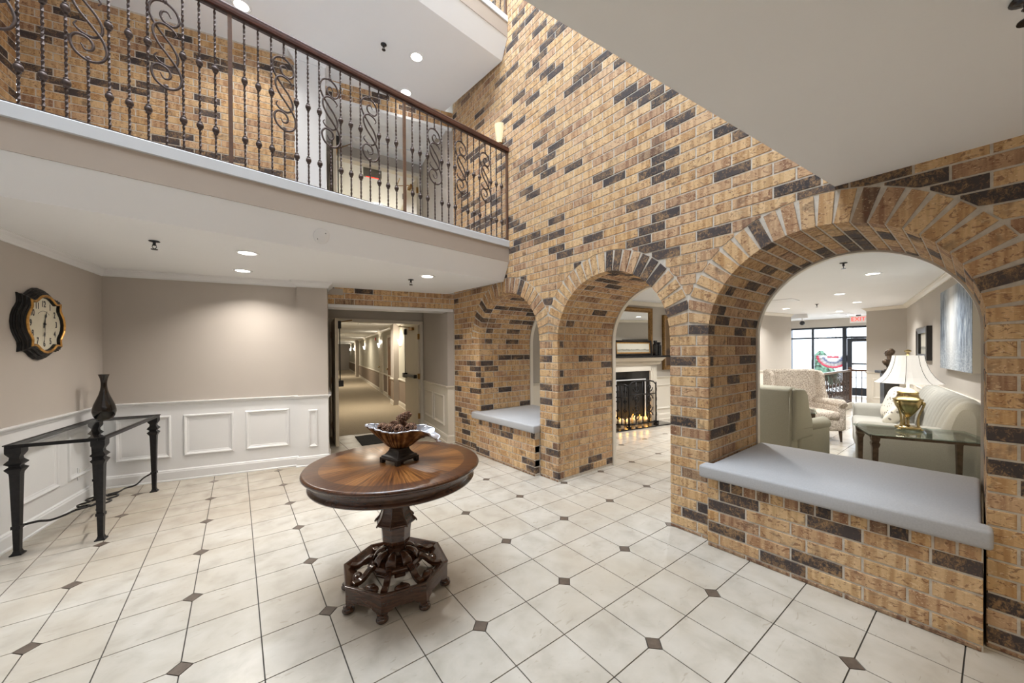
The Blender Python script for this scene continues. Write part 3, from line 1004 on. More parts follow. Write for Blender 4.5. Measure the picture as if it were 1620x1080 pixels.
# ---- hall opening, recess, doors and corridor (same on both floors) -----------------
def hall(z0, up):
    tagw = '_upper' if up else ''
    Z = T(0, 0, z0)
    # brick lintel over the opening
    M4 = frame(1.10, 5.57, 103.2)
    lw = 1.842
    l = brick_panel('wall_lintel' + tagw, M4, 0, lw, z0 + 2.13, z0 + 2.373, ('upper' if up else 'short') + ' brick lintel over the hall opening', 60, 0.28, 1)
    MB().box(-.02, lw - .02, -.012, .30, z0 + 2.088, z0 + 2.13).build('lintel_trim', 'paint_white', l, bevel=.004)
    # right side of the recess
    wr = painted_wall('wall_recess_right' + tagw, frame(3.085, 6.725, 190.68), 0, 1.55, 2.26, 'recess wall right of the hall doors', [(.10, .66, .25, .745), (.76, 1.36, .25, .745)],
                      crown=False, wain=not up, white='paint_cream', z0=z0, paint='wall_tan', m=(0, 0), base=not up, thick=.105)
    E = frame(2.798, 5.203, 103.2)
    pe = painted_wall('wall_recess_end' + tagw, E, 0, .10, 2.13, 'narrow painted end of the recess wall beside the brick wall', [], crown=False, wain=not up, white='paint_cream', z0=z0, m=(1, 0), base=not up, thick=.05, paint='wall_tan')
    # left side of the recess
    painted_wall('wall_recess_left' + tagw, frame(1.135, 5.565, 10.68), 0, 1.40, 2.26, 'recess wall left of the hall doors', [], crown=False, wain=not up, white='paint_cream', z0=z0, thick=.08, base=not up)
    # door wall: head, right stub, left stub; local frame from left to right
    D0 = Vector((1.40, 6.935)); D1 = Vector((3.10, 6.728))
    ln = (D1 - D0).length
    ang = math.degrees(atan2(D1.x - D0.x, D1.y - D0.y))
    DF = frame(D0.x, D0.y, ang)
    mb = MB().box(-.2, ln + .25, 0, .12, z0 + 2.055, z0 + 2.6)
    mb.box(-.2, .02, 0, .12, z0, z0 + 2.055); mb.box(ln - .02, ln + .25, 0, .12, z0, z0 + 2.055)
    dw = struct(mb.build('wall_door' + tagw, 'wall_taupe', None, DF), 'taupe wall around the corridor double doors')
    fm = MB()
    fm.box(.02, .075, -.02, .13, z0, z0 + 2.055); fm.box(ln - .075, ln - .02, -.02, .13, z0, z0 + 2.055); fm.box(.075, ln - .075, -.02, .13, z0 + 2.0, z0 + 2.055)
    fm.build('door_frame', 'paint_cream', dw, bevel=.004)
    # recess ceiling
    mb = MB().prism([(0.9, 5.6), (2.95, 5.2), (3.3, 6.9), (1.2, 7.1)], z0 + 2.262, z0 + 2.35)
    struct(mb.build('ceiling_recess' + tagw, 'wall_taupe' if not up else 'ceiling_white', None))
    # leaves
    LW = 0.82
    def leaf(nm, hinge, deg, lab, barside):
        R4 = frame(hinge[0], hinge[1], deg, z0)
        th = .045
        d = struct(MB().box(0, LW, -th / 2, th / 2, .008, 1.985).build(nm, 'door_beige', None, R4, bevel=.002), lab)
        s = barside
        b = MB()
        b.box(.10, LW - .06, min(s * (th / 2 + .035), s * (th / 2 + .07)), max(s * (th / 2 + .035), s * (th / 2 + .07)), .945, .995)
        b.box(LW - .16, LW - .04, min(s * th / 2, s * (th / 2 + .075)), max(s * th / 2, s * (th / 2 + .075)), .925, 1.02)
        b.box(.07, .12, min(s * th / 2, s * (th / 2 + .065)), max(s * th / 2, s * (th / 2 + .065)), .935, 1.005)
        b.build('push_bar', 'black_plastic', d, bevel=.008)
        r = MB().tube([(LW - .10, s * (th / 2 + .03), 1.0), (LW - .10, s * (th / 2 + .03), 1.90)], .008, 8)
        r.build('latch_rod', 'black_plastic', d)
        MB().box(LW - .135, LW - .065, min(s * th / 2, s * (th / 2 + .05)), max(s * th / 2, s * (th / 2 + .05)), 1.83, 1.95).build('top_latch', 'black_plastic', d, bevel=.01)
        for hz in (.20, .98, 1.76):
            MB().box(-.012, .02, -th / 2 - .006, th / 2 + .006, hz - .055, hz + .055).build('hinge', 'brass_dull', d)
        c = MB().box(.22, .42, min(s * th / 2, s * (th / 2 + .05)), max(s * th / 2, s * (th / 2 + .05)), 1.90, 1.955)
        c.tube([(.32, s * (th / 2 + .05), 1.96), (.52, s * .25, 1.985), (.18, s * .30, 1.99)], .009, 6)
        c.build('door_closer', 'brass_dull', d, bevel=.003)
        return d
    leaf('door_1' if not up else 'door_3', (D0.x + .085, D0.y - .05), 188.5, 'left corridor door leaf standing open toward the hall' if not up else 'left upper corridor door leaf standing open', 1)
    leaf('door_2' if not up else 'door_4', (D1.x - .075, D1.y + .06), 4.5, 'beige corridor door leaf with black push bar standing open' if not up else 'right upper corridor door leaf standing open', 1)
    # corridor
    ca = 11.3
    LEN = 27.6 if not up else 9.0
    CW = frame(3.20, 6.84, ca + 180)     # right wall, x toward the camera is positive
    cr = painted_wall('wall_corridor_right' + tagw, CW, -LEN, 0, 2.24, 'long corridor wall with chair rail and glowing sconces' if not up else 'upper corridor wall', [], wain=False, paint='wall_sage', crown=True, white='paint_cream', z0=z0, thick=.1)
    if not up:
        mb = MB().box(-LEN, 0, -.003, .0, .11, .70); mb.build('lower_paint', 'wall_dark_taupe', cr)
        MB().mould(-LEN, 0, [(0, .69), (.02, .695), (.03, .715), (.02, .74), (0, .745)]).build('chair_rail', 'paint_cream', cr)
        # projecting pier
        mb = MB().box(-3.62, -3.10, -.14, 0, .0, 2.24); pr = mb.build('pier', 'wall_tan', cr)
        MB().mould(-3.62, -3.10, [(0, .69), (.02, .695), (.03, .715), (.02, .74), (0, .745)], y=-.14, m0=1, m1=1).build('chair_rail', 'paint_cream', pr)
        MB().mould(-3.62, -3.10, BASE, y=-.14, m0=1, m1=1).build('baseboard', 'paint_cream', pr)
        MB().box(-3.62, -3.10, -.144, -.14, .13, .69).build('lower_paint', 'wall_dark_taupe', pr)
        MB().box(-8.6, -8.0, -.16, 0, .0, 2.24).build('pier', 'wall_tan', cr) if False else None
        MB().box(-17.4, -16.8, -.18, 0, 0, 2.24).build('pier', 'wall_tan', cr)
        for s_, wdt, wood_ in ((-4.35, .66, True), (-6.2, .80, False), (-18.6, .8, False)):
            dd = MB().box(s_ - wdt, s_, -.02, .02, .01, 1.93).build('room_door', 'door_wood' if wood_ else 'door_beige', cr)
            MB().frame(s_ - wdt - .08, s_ + .08, -.08, 2.01, [(0, 0), (0, .03), (.08, .03), (.08, 0)]).build('door_casing', 'paint_cream', cr)
            kb = MB(); sph(kb, (s_ - wdt + .07, -.06, .93), .03, 10, 8); kb.tube([(s_ - wdt + .07, -.02, .93), (s_ - wdt + .07, -.06, .93)], .012, 6)
            kb.build('knob', 'brass', dd)
    CL = frame(1.30, 6.96, ca)
    painted_wall('wall_corridor_left' + tagw, CL, .10, LEN, 2.24, 'left wall of the corridor' if not up else 'left wall of the upper corridor', [], wain=False, paint='wall_sage', white='paint_cream', z0=z0)
    mb = MB().box(-.3, LEN + .2, -2.3, .3, z0 + 2.24, z0 + 2.34)
    struct(mb.build('ceiling_corridor' + tagw, 'ceiling_white', None, CL))
    mb = MB().box(LEN, LEN + .1, -2.3, .3, z0, z0 + 2.3)
    struct(mb.build('wall_corridor_end' + tagw, 'wall_tan', None, CL))
    mb = MB().box(-.02, LEN, -2.1, .0, z0 - .03, z0 + (.004 if not up else .006))
    struct(mb.build('floor_corridor' + tagw, 'carpet', None, CL), 'beige carpet of the corridor')
    return CW, cr
CW, CR = hall(0.0, False)
CWU, CRU = hall(Z2, True)

# ---- lounge shell ---------------------------------------------------------------------
ZL = 2.44
LRW = frame(12.0, .955, 80.5 + 180)     # right wall of the lounge, x toward the camera
painted_wall('wall_lounge_right', LRW, 0, 8.55, ZL, 'pale lounge wall behind the sofa', [(.5 + k * .95, 1.3 + k * .95, .27, .745) for k in range(8)], paint='wall_taupe', white='paint_cream')
_e = atan2(.207, .681)
LEW = frame(12.207, 1.636, math.degrees(_e) + 180)
painted_wall('wall_lounge_end', LEW, 0, .712, ZL, 'short taupe wall with wainscot beside the entrance', [(.12, .60, .28, .75)], paint='wall_taupe', white='paint_cream', thick=.2, m=(1, 0))
LFW = frame(7.444, 4.083, 100)           # fireplace wall
painted_wall('wall_lounge_left', LFW, -3.6, 5.1, ZL, 'lounge wall with the white fireplace', [(-.40, .10, .22, .74), (.22, .9, .22, .74), (-2.9, -2.2, .22, .74)], paint='wall_taupe', white='paint_cream', thick=.1)
mb = MB().prism([(3.93, -0.9), (15.6, -0.9), (15.6, 6.0), (3.93, 6.0)], ZL, ZL + .1)
struct(mb.build('ceiling_lounge', 'ceiling_white', None), 'white lounge ceiling with recessed lights')
painted_wall('wall_entry_right', frame(15.5, 1.645, 270), 0, 3.25, ZL, 'entry side wall', [], wain=False, paint='wall_taupe')
painted_wall('wall_entry_left', frame(12.4, 4.60, 90), 0, 3.1, ZL, 'entry side wall on the left', [], wain=False, paint='wall_taupe')

# ================================================================== HALL OBJECTS
# ---- balcony railing ----------------------------------------------------------------
SP = 1.414 / 16
def railing(z0, posts, label, x0, x1):
    t = thing('balcony_railing', label, 'railing', FR @ T(0, .012, z0 + 2.873))
    pr = [(-.030, 1.134), (-.034, 1.150), (-.034, 1.166), (-.026, 1.172), (-.030, 1.180), (-.022, 1.194), (0, 1.200), (.022, 1.194), (.030, 1.180), (.026, 1.172), (.034, 1.166), (.034, 1.150), (.030, 1.134)]
    mb = MB()
    n = len(pr)
    mb.add([(x0, y, z) for y, z in pr] + [(x1, y, z) for y, z in pr], [(i, (i + 1) % n, n + (i + 1) % n, n + i) for i in range(n)] + [tuple(range(n))[::-1], tuple(range(n, 2 * n))])
    mb.build('handrail', 'handrail_wood', t)
    MB().box(x0, x1, -.012, .012, 1.120, 1.134).build('rail_channel', 'iron', t)
    MB().box(x0, x1, -.014, .014, 0, .010).build('bottom_bar', 'iron', t)
    return t
def twisted(z0, z1, mb=None, n=34):
    mb = mb or MB()
    pts = [(0, 0, z0 + (z1 - z0) * i / n) for i in range(n + 1)]
    return mb.tube(pts, .0088, 4, twist=(z1 - z0) * 2 * pi / .16, smooth=False)
BAL_MESH = twisted(.01, 1.125).mesh('baluster', 'iron')
KN_MESH = MB().lathe([(.009, -.030), (.013, -.028), (.014, -.022), (.010, -.019), (.019, -.013), (.0215, 0), (.019, .013), (.010, .019), (.014, .022), (.013, .028), (.009, .030)], 12).mesh('knuckle', 'iron')
def scroll_mesh():
    px = [(1372, 326), (1360, 308), (1343, 312), (1338, 332), (1352, 352), (1382, 356), (1400, 330), (1388, 292), (1352, 271), (1316, 282), (1300, 318), (1312, 362), (1346, 406), (1376, 440), (1393, 476), (1389, 508), (1365, 525), (1335, 519), (1316, 501), (1323, 486)]
    mb = MB()
    a = [((x - 1353) * .00152, 0.006, .414 + (612 - y) * .00171) for x, y in px]
    zc = .414 + (612 - 445) * .00171
    p = bez(a, 6)
    n = len(p)
    rr = [.0078 * min(1, .45 + .55 * min(i, n - 1 - i) / 14) for i in range(n)]
    mb.tube(p, rr, 8)
    p2 = [Vector((-q.x, -q.y, 2 * zc - q.z)) for q in p]
    mb.tube(p2, rr, 8)
    twisted(.01, .420, mb, 14)
    twisted(.998, 1.125, mb, 6)
    mb.lathe([(.008, -.014), (.014, -.008), (.014, .008), (.008, .014)], 10, T(0, 0, .415))
    mb.lathe([(.008, -.012), (.013, -.006), (.013, .006), (.008, .012)], 10, T(0, 0, .998))
    return mb.mesh('scroll_baluster', 'iron')
SC_MESH = scroll_mesh()
POST_MESH = MB().box(-.0125, .0125, -.0125, .0125, 0, 1.125).mesh('post', 'rail_brown')
def fill_rail(t, starts, posts):
    for p in posts: obj('post', POST_MESH, t, T(p, 0, 0))
    for s0 in starts:
        for k in range(1, 16):
            x = s0 + k * SP
            if k % 4 == 0:
                obj('scroll_baluster', SC_MESH, t, T(x, 0, 0))
            else:
                b = obj('baluster', BAL_MESH, t, T(x, 0, 0))
                obj('knuckle', KN_MESH, b, T(0, 0, .222)); obj('knuckle', KN_MESH, b, T(0, 0, .674))
r1 = railing(0, None, 'wrought iron balcony railing with scrolls, brown handrail and posts over the hall', -2.2, 2.842)
fill_rail(r1, (-1.414, 0.0, 1.414), (-1.414, 0.0, 1.414, 2.829))
r2 = railing(Z2, None, 'wrought iron railing of the next balcony up, at the top edge of the picture', .9, 2.842)
fill_rail(r2, (1.414,), (1.414, 2.829))

# ---- recessed lights ------------------------------------------------------------------
DL_RING = MB().lathe([(.066, .004), (.068, -.003), (.088, -.005), (.094, -.001), (.094, .003)], 32, cap=False).mesh('trim_ring', 'paint_white')
DL_LENS = MB().lathe([(0, -.0005), (.067, -.0005), (.067, .003)], 32, cap=False).mesh('lens', 'lens_glow')
def downlight(x, y, z, label, power, group, color=WARM, spread=130):
    t = thing('recessed_light', label, 'ceiling light', T(x, y, z), group)
    obj('trim_ring', DL_RING, t); obj('lens', DL_LENS, t)
    area_light('lamp_light', (0, 0, -.012), .13, power, color, parent=t, shape='DISK', spread=spread)
    return t
G1 = 'recessed lights in the low hall ceiling'
HP = 10
downlight(.178, 4.115, 2.363, 'round recessed light in the hall ceiling, nearer the balcony edge of the left pair', HP, G1)
downlight(.175, 5.018, 2.363, 'round recessed light in the hall ceiling, nearest the tan back wall', HP, G1)
downlight(1.94, 4.10, 2.363, 'round recessed light in the hall ceiling before the corridor opening', HP, G1)
G2 = 'recessed lights in the upper floor ceiling'
downlight(1.98, 4.446, 5.235, 'bright round recessed light in the upper floor ceiling above the railing scrolls', HP, G2, NEUT)
downlight(.188, 4.953, 5.235, 'bright recessed light partly behind the handrail at the top left', 6, G2, NEUT)
downlight(2.123, 5.15, 5.235, 'recessed light of the upper floor peeking just over the handrail', .4, G2, NEUT)
downlight(-.62, 4.8, 5.235, 'added recessed light of the upper floor above the left brick wall, no fixture seen there', 4, G2, NEUT)  # extra lamp added over the brick wall, no known fixture there
G3 = 'assumed recessed lights in the soffit over the camera'  # unseen lamps, assumed for the warm light from behind the camera
for x, y, w in ((.9, -.9, 'right of the front pair'), (-1.1, -.9, 'left of the front pair'), (.9, -2.4, 'right of the rear pair'), (-1.1, -2.4, 'left of the rear pair'), (2.2, -1.6, 'single one nearest the brick wall')):
    downlight(x, y, 2.424, 'assumed recessed light in the soffit behind the camera, ' + w, 5.5, G3, (1.0, 0.87, 0.68))

# ---- sprinklers, speaker disc -----------------------------------------------------------
def sprinkler(x, y, z, label):
    t = thing('fire_sprinkler', label, 'sprinkler', T(x, y, z), 'fire sprinklers')
    MB().lathe([(.0, -.001), (.034, -.001), (.036, -.006), (.020, -.010), (.010, -.012), (.010, -.030), (.014, -.032), (.008, -.038)], 20).build('escutcheon', 'chrome_dark', t)
    mb = MB().tube([(-.010, 0, -.036), (-.013, 0, -.05), (0, 0, -.066)], .0025, 6).tube([(.010, 0, -.036), (.013, 0, -.05), (0, 0, -.066)], .0025, 6)
    mb.lathe([(.022, -.070), (.022, -.066), (.004, -.064)], 16)
    mb.build('deflector', 'chrome_dark', t)
sprinkler(-.432, 4.122, 2.365, 'black fire sprinkler in the hall ceiling on the left')
sprinkler(1.858, 4.398, 2.365, 'small fire sprinkler beside the recessed light before the corridor')
sprinkler(1.581, 4.509, 5.237, 'black fire sprinkler in the upper floor ceiling left of its bright light')
sprinkler(1.77, -.092, 2.425, 'dark fire sprinkler at the top right corner on the soffit')
t = thing('ceiling_disc', 'round white cover plate on the sloped soffit below the balcony', 'cover plate', FR @ T(.635, .0505, 2.4805) @ RX(rad(114.3)))
MB().lathe([(0, .006), (.06, .006), (.066, .002), (.066, -.002)], 32).build('cover', 'paint_white', t)
MB().lathe([(0, .0075), (.004, .0075), (.004, .004)], 8, T(.03, .03, 0)).build('screw', 'chrome_dark', t)
MB().lathe([(0, .0075), (.004, .0075), (.004, .004)], 8, T(-.03, -.03, 0)).build('screw', 'chrome_dark', t)

# ---- clock ------------------------------------------------------------------------------------
def clock():
    t = thing('wall_clock', 'black and gold quatrefoil wall clock with arabic numerals on the left wall', 'clock', frame(-1.025, 5.83, 10.68) @ T(-1.03, 0, 1.705))
    def outline(s=1.0, rnd=1.0):
        side = [(.186, .186), (.150, .180), (.128, .182), (.105, .196), (.080, .216), (.045, .233), (0, .240)]
        q = side + [(-x, y) for x, y in side[::-1][1:-1]]
        pts = []
        for k in range(4):
            a = k * pi / 2
            for x, y in q: pts.append((s * (x * cos(a) - y * sin(a)), s * (x * sin(a) + y * cos(a))))
        return pts
    def loop(s, out): return [(x, -out, z) for x, z in outline(s)]
    tiers = [(1.24, 0.0), (1.25, .006), (1.235, .013), (1.205, .015), (1.195, .022), (1.205, .028), (1.165, .032), (1.14, .033), (1.13, .040), (1.135, .045), (1.09, .049), (1.065, .050), (1.055, .056), (1.02, .060), (1.0, .060)]
    MB().rings([loop(*q) for q in tiers]).build('case', 'clock_black', t)
    gold = [(1.02, .056), (1.02, .064), (1.0, .069), (.965, .071), (.935, .066), (.925, .060)]
    MB().rings([loop(*q) for q in gold]).build('bezel', 'clock_gold', t)
    MB().rings([loop(.925, .062), loop(.915, .046), loop(.90, .043)]).build('inner_rim', 'clock_black', t)
    MB().rings([loop(.92, .043), loop(.5, .0435), loop(.02, .0435)], cap1=True).build('dial', 'clock_dial', t)
    for h in range(1, 13):
        a = pi / 2 - h * pi / 6
        r = .158
        text('numeral', str(h), .072, 'ink', t, T(r * cos(a) * 1.0, -.0445, r * sin(a) * 1.04) @ RX(pi / 2) @ Matrix.Diagonal((.70, 1.0, 1, 1)), .0004, bold=.0016)
    def hand(ang, L, w, nm, y):
        p = [(-w * .6, -.035), (w * .6, -.035), (w * .35, L * .45), (w * 1.3, L * .62), (w * .25, L * .78), (0, L), (-w * .25, L * .78), (-w * 1.3, L * .62), (-w * .35, L * .45)]
        MB().prism(p, 0, .0015, T(0, y, 0) @ RY(ang) @ RX(pi / 2)).build(nm, 'ink', t)
    hand(rad(15.5), .115, .0085, 'hour_hand', -.047)
    hand(rad(184), .138, .006, 'minute_hand', -.050)
    MB().lathe([(0, .012), (.007, .011), (.008, 0)], 12, T(0, -.044, 0) @ RX(pi / 2)).build('hub', 'ink', t)
    tp = [(.075 * cos(a), -.0442, .058 + .05 * sin(a)) for a in [pi * (.15 + .7 * i / 14) for i in range(15)]]
    MB().tube(tp, .0012, 4).build('dial_script', 'ink', t)
    mb = MB().tube([(-.022, -.0442, -.098), (.022, -.0442, -.098)], .0009, 4)
    mb.build('dial_mark', 'ink', t)
clock()

# ---- console table and vase --------------------------------------------------------------------
def console():
    F = frame(-.887, 4.843, 9.0)
    t = thing('console_table', 'black iron console table with glass top below the clock', 'table', F)
    hx, hy = .5715, .2135
    q = sqrt(2)
    prof = [(.029, 0), (.031, .006), (.020, .018), (.0155, .035), (.018, .19), (.0235, .190), (.0235, .212), (.0185, .212), (.0255, .575), (.027, .595), (.041, .622), (.043, .628), (.027, .644), (.027, .650), (.043, .666), (.042, .672), (.026, .694), (.024, .712), (.036, .734), (.040, .744), (.040, .780)]
    pts = {}
    for sx in (-1, 1):
        for sy in (-1, 1):
            MB().lathe([(r * q, z) for r, z in prof], 4, smooth=False, phase=pi / 4).build('leg', 'iron_black', t, T(sx * hx, sy * hy, 0))
    ox, oy = .612, .254
    w = .042
    fm = MB()
    fm.box(-ox, ox, -oy, -oy + w, .780, .800); fm.box(-ox, ox, oy - w, oy, .780, .800)
    fm.box(-ox, -ox + w, -oy + w, oy - w, .780, .800); fm.box(ox - w, ox, -oy + w, oy - w, .780, .800)
    lip = [(0, 0), (0, 0)]
    fm.build('top_frame', 'iron_black', t, bevel=.003)
    l2 = MB()
    l2.box(-ox - .006, ox + .006, -oy - .006, -oy + .008, .797, .806); l2.box(-ox - .006, ox + .006, oy - .008, oy + .006, .797, .806)
    l2.box(-ox - .006, -ox + .008, -oy + .008, oy - .008, .797, .806); l2.box(ox - .008, ox + .006, -oy + .008, oy - .008, .797, .806)
    l2.build('top_lip', 'iron_black', t, bevel=.002)
    MB().box(-ox + .010, ox - .010, -oy + .010, oy - .010, .7985, .8045).build('glass_top', 'glass_top', t)
    # wavy stretcher that meets in a knot
    for sx in (-1, 1):
        for sy in (-1, 1):
            p = bez([(sx * hx, sy * hy, .205), (sx * .46, sy * .165, .185), (sx * .36, sy * .135, .150), (sx * .28, sy * .085, .152), (sx * .20, sy * .07, .150), (sx * .13, sy * .035, .150)], 8)
            MB().tube(p, .0085, 6, flat=.7).build('stretcher_bar', 'iron_black', t)
    loop = bez([(-.145, 0, .15), (-.10, .03, .15), (-.12, .075, .15), (-.06, .10, .15), (0, .055, .15), (.06, .10, .15), (.12, .075, .15), (.10, .03, .15), (.145, 0, .15)], 6)
    full = loop + [Vector((-v.x, -v.y, v.z)) for v in loop[1:-1]]
    MB().tube(full, .0085, 6, closed=True).build('stretcher_knot', 'iron_black', t)
    MB().tube(bez([(-.20, .07, .15), (-.13, .0, .15), (0, -.015, .15), (.13, .0, .15), (.20, -.07, .15)], 6), .0075, 6).build('stretcher_bar', 'iron_black', t)
    return t
console()
def vase():
    prof = [(0, .001), (.046, .001), (.056, .008), (.076, .040), (.085, .080), (.0835, .105), (.074, .150), (.056, .200), (.038, .250), (.027, .295), (.0225, .335), (.0225, .370), (.028, .410), (.038, .440), (.041, .446)]
    inner = [(r - .003, z + .003) for r, z in prof[::-1] if r > .01]
    t = MB().lathe(prof, 48, cap=False)
    t.lathe([(.041, .446)] + inner[:], 48, cap=False)
    o = t.build('vase', 'vase_glass', None, T(-.93, 5.33, .8055))
    tag(o, 'dark brown glass bottle vase on the console table', 'vase')
vase()
# wall outlet under the console
o = thing('wall_outlet', 'white power outlet on the left wainscot under the console table', 'outlet', frame(-1.025, 5.83, 10.68) @ T(-.455, -.001, .30))
MB().box(-.038, .038, -.006, 0, -.06, .06).build('plate', 'paint_white', o, bevel=.002)
for s_ in (-.025, .025):
    MB().box(-.016, .016, -.008, -.004, s_ - .016, s_ + .016).build('socket', 'exit_white', o, bevel=.002)

# ---- round pedestal table ----------------------------------------------------------------------
def table():
    t = thing('pedestal_table', 'round dark mahogany pedestal table with sunburst veneer top in the hall', 'table', T(.827, 2.22, 0) @ RZ(rad(10.2)))
    mb = MB().lathe([(0, .777), (.497, .777), (.506, .7745), (.510, .769)], 96, cap=False)
    mb.build('table_top', 'veneer_sunburst', t)
    MB().lathe([(.510, .769), (.513, .763), (.511, .756), (.503, .751), (.494, .749), (.487, .742), (.470, .740), (.464, .734), (.462, .705), (.466, .696), (.478, .690), (.481, .684), (.476, .677), (.455, .674), (0, .674)], 96, cap=False).build('apron', 'mahogany', t)
    col = [(.066, .215), (.060, .232), (.056, .240), (.056, .262), (.070, .276), (.083, .292), (.088, .312), (.089, .345), (.094, .392), (.094, .400), (.104, .402), (.118, .408), (.120, .416), (.112, .424), (.100, .440), (.083, .480), (.070, .530), (.063, .590), (.064, .630), (.078, .676)]
    MB().lathe(col, 8, smooth=False).build('column', 'mahogany', t, bevel=.004)
    # eight petals hanging over the collar
    for k in range(8):
        a = k * pi / 4
        q = bez([(.072, 0, .520), (.092, 0, .455), (.121, 0, .420), (.126, 0, .408)], 6)
        MB().tube(q, .005, 6).build('petal_rib', 'mahogany', t, RZ(a))
    # hub ring
    hub = [(.05, .150), (.150, .152), (.160, .163), (.158, .178), (.146, .188), (.128, .190), (.105, .198), (.080, .212), (.062, .222), (.03, .224)]
    MB().lathe(hub, 8, smooth=False, cap=True).build('hub', 'mahogany', t, bevel=.004)
    # outer octagon: concave top rim
    R = .313
    rim = [(R * .985, .10), (R, .104), (R + .003, .140), (R + .006, .146), (R + .003, .153), (R - .012, .152), (R - .040, .136), (R - .066, .124), (R - .076, .118), (R - .072, .104), (R - .04, .10)]
    MB().lathe(rim + [rim[0]], 8, smooth=False, cap=False).build('rim', 'mahogany', t, bevel=.003)
    # skirt with cut-outs between the feet
    for k in range(8):
        a0, a1 = k * pi / 4, (k + 1) * pi / 4
        A = Vector((R * cos(a0), R * sin(a0), 0)); B_ = Vector((R * cos(a1), R * sin(a1), 0))
        L = (B_ - A).length
        ang = atan2(B_.y - A.y, B_.x - A.x)
        poly = [(0, .034), (.028, .034), (.036, .050), (.055, .056), (.066, .068), (L - .066, .068), (L - .055, .056), (L - .036, .050), (L - .028, .034), (L, .034), (L, .146), (0, .146)]
        MB().prism(poly, -.016, 0, T(A.x, A.y, 0) @ RZ(ang) @ RX(pi / 2) @ Matrix.Identity(4)).build('skirt_panel', 'mahogany', t) if False else \
            MB().prism(poly, 0, .016, T(A.x, A.y, 0) @ RZ(ang) @ T(0, .016, 0) @ RX(pi / 2)).build('skirt_panel', 'mahogany', t, bevel=.002)
        # flat rib from the hub down to the corner, leaf pad above it
        ca = RZ(a0)
        p = bez([(.140, 0, .190), (.160, 0, .186), (.182, 0, .172), (.206, 0, .152), (.235, 0, .140), (.272, 0, .142)], 5)
        MB().tube(p, .0165, 4, flat=1.5, phase=pi / 4, smooth=False).build('rib', 'mahogany', t, ca, bevel=.004)
        pad = MB()
        pad.grid(lambda u, v: (.060 + .078 * u, (.017 + .016 * u) * (2 * v - 1), .248 - .040 * u + .014 * sin(pi * u) - .010 * (2 * v - 1) ** 2 - .012 * max(0, u - .8) * 5), 9, 9)
        o = pad.build('leaf_pad', 'mahogany', t, ca, fix=False)
        md = o.modifiers.new('solidify', 'SOLIDIFY'); md.thickness = .010; md.offset = -1
        # lobe at the middle of each side
        am = (a0 + a1) / 2
        lb = MB(); sph(lb, (.222, 0, .122), (.030, .045, .020), 16, 10)
        lb.tube([(.20, 0, .128), (.24, 0, .122)], .014, 8)
        lb.build('lobe', 'mahogany', t, RZ(am))
        # small hanging trim under the hub between ribs
        MB().box(.128, .150, -.032, .032, .138, .156).build('hub_bracket', 'mahogany', t, RZ(am), bevel=.006)
        # bun foot
        MB().lathe([(.0, .0), (.022, .001), (.032, .009), (.033, .017), (.026, .026), (.020, .030), (.028, .034), (.0, .036)], 20).build('bun_foot', 'mahogany', t, T(.298 * cos(a0), .298 * sin(a0), 0))
    return t
table()

# ---- shell bowl with pine cones -------------------------------------------------------------------
BX, BY, BZ = .846, 2.20, .778
def bowl():
    t = thing('shell_bowl', 'silver and bronze scalloped shell bowl on a black plinth, on the round table', 'bowl', T(BX, BY, BZ) @ RZ(rad(18)))
    mb = MB()
    h = .083
    for sx in (-1, 1):
        for sy in (-1, 1):
            mb.box(sx * h - (.0 if sx < 0 else .026), sx * h + (.026 if sx < 0 else 0), sy * h - (.0 if sy < 0 else .026), sy * h + (.026 if sy < 0 else 0), 0, .022)
    mb.box(-h, h, -h, h, .020, .034)
    lp = [(h - .006, .034), (h - .008, .042), (h - .020, .048), (h - .032, .062), (h - .040, .076), (h - .040, .084), (h - .048, .088)]
    mb.rings([[(-a, -a, z), (a, -a, z), (a, a, z), (-a, a, z)] for a, z in lp], cap1=True)
    mb.build('plinth', 'plinth_black', t, bevel=.0025)
    # shell: long axis local x after turning it to face the picture
    S = RZ(rad(-18 - 40)) @ T(0, 0, .086)
    def surf(off, wmin):
        def fn(u, w):
            th = 2 * pi * u
            w = wmin + (1 - wmin) * w
            cx, sy = cos(th), sin(th)
            ax = .150 if cx < 0 else .165
            end = max(0, abs(cx)) ** 3
            rip = .075 * cos(22 * th) * w
            rx = .042 + (ax - .042) * (w ** .75) * (1 + rip)
            ry = .034 + (.098 - .034) * (w ** .75) * (1 + rip)
            z = .118 * w ** 1.35
            x = rx * cx; y = ry * sy
            if cx > 0:      # right end rolls over and droops
                k = end * max(0, w - .45) / .55
                x += .085 * k ** .9; z += .055 * k - .140 * k * k; y *= 1 + .45 * k
            else:           # left end flares up
                k = end * max(0, w - .5) / .5
                x -= .055 * k; z += .030 * k - .012 * k * k
            z -= .014 * (1 - abs(cx)) * w * w
            nx, ny = cos(th), sin(th)
            return (x - off * nx * .6, y - off * ny * .6, z + off * .6)
        return fn
    MB().grid(surf(0, 0), 156, 14, S, cu=True).build('shell', 'shell_bronze', t, fix=False)
    MB().grid(surf(.006, .05), 156, 14, S, cu=True).build('shell_lining', 'silver_leaf', t, fix=False)
    rimp = [Vector(surf(.003, 0)(i / 156, 1.0)) for i in range(156)]
    MB().tube(rimp, .0048, 6, S, closed=True).build('scalloped_rim', 'silver_leaf', t, fix=False)
bowl()
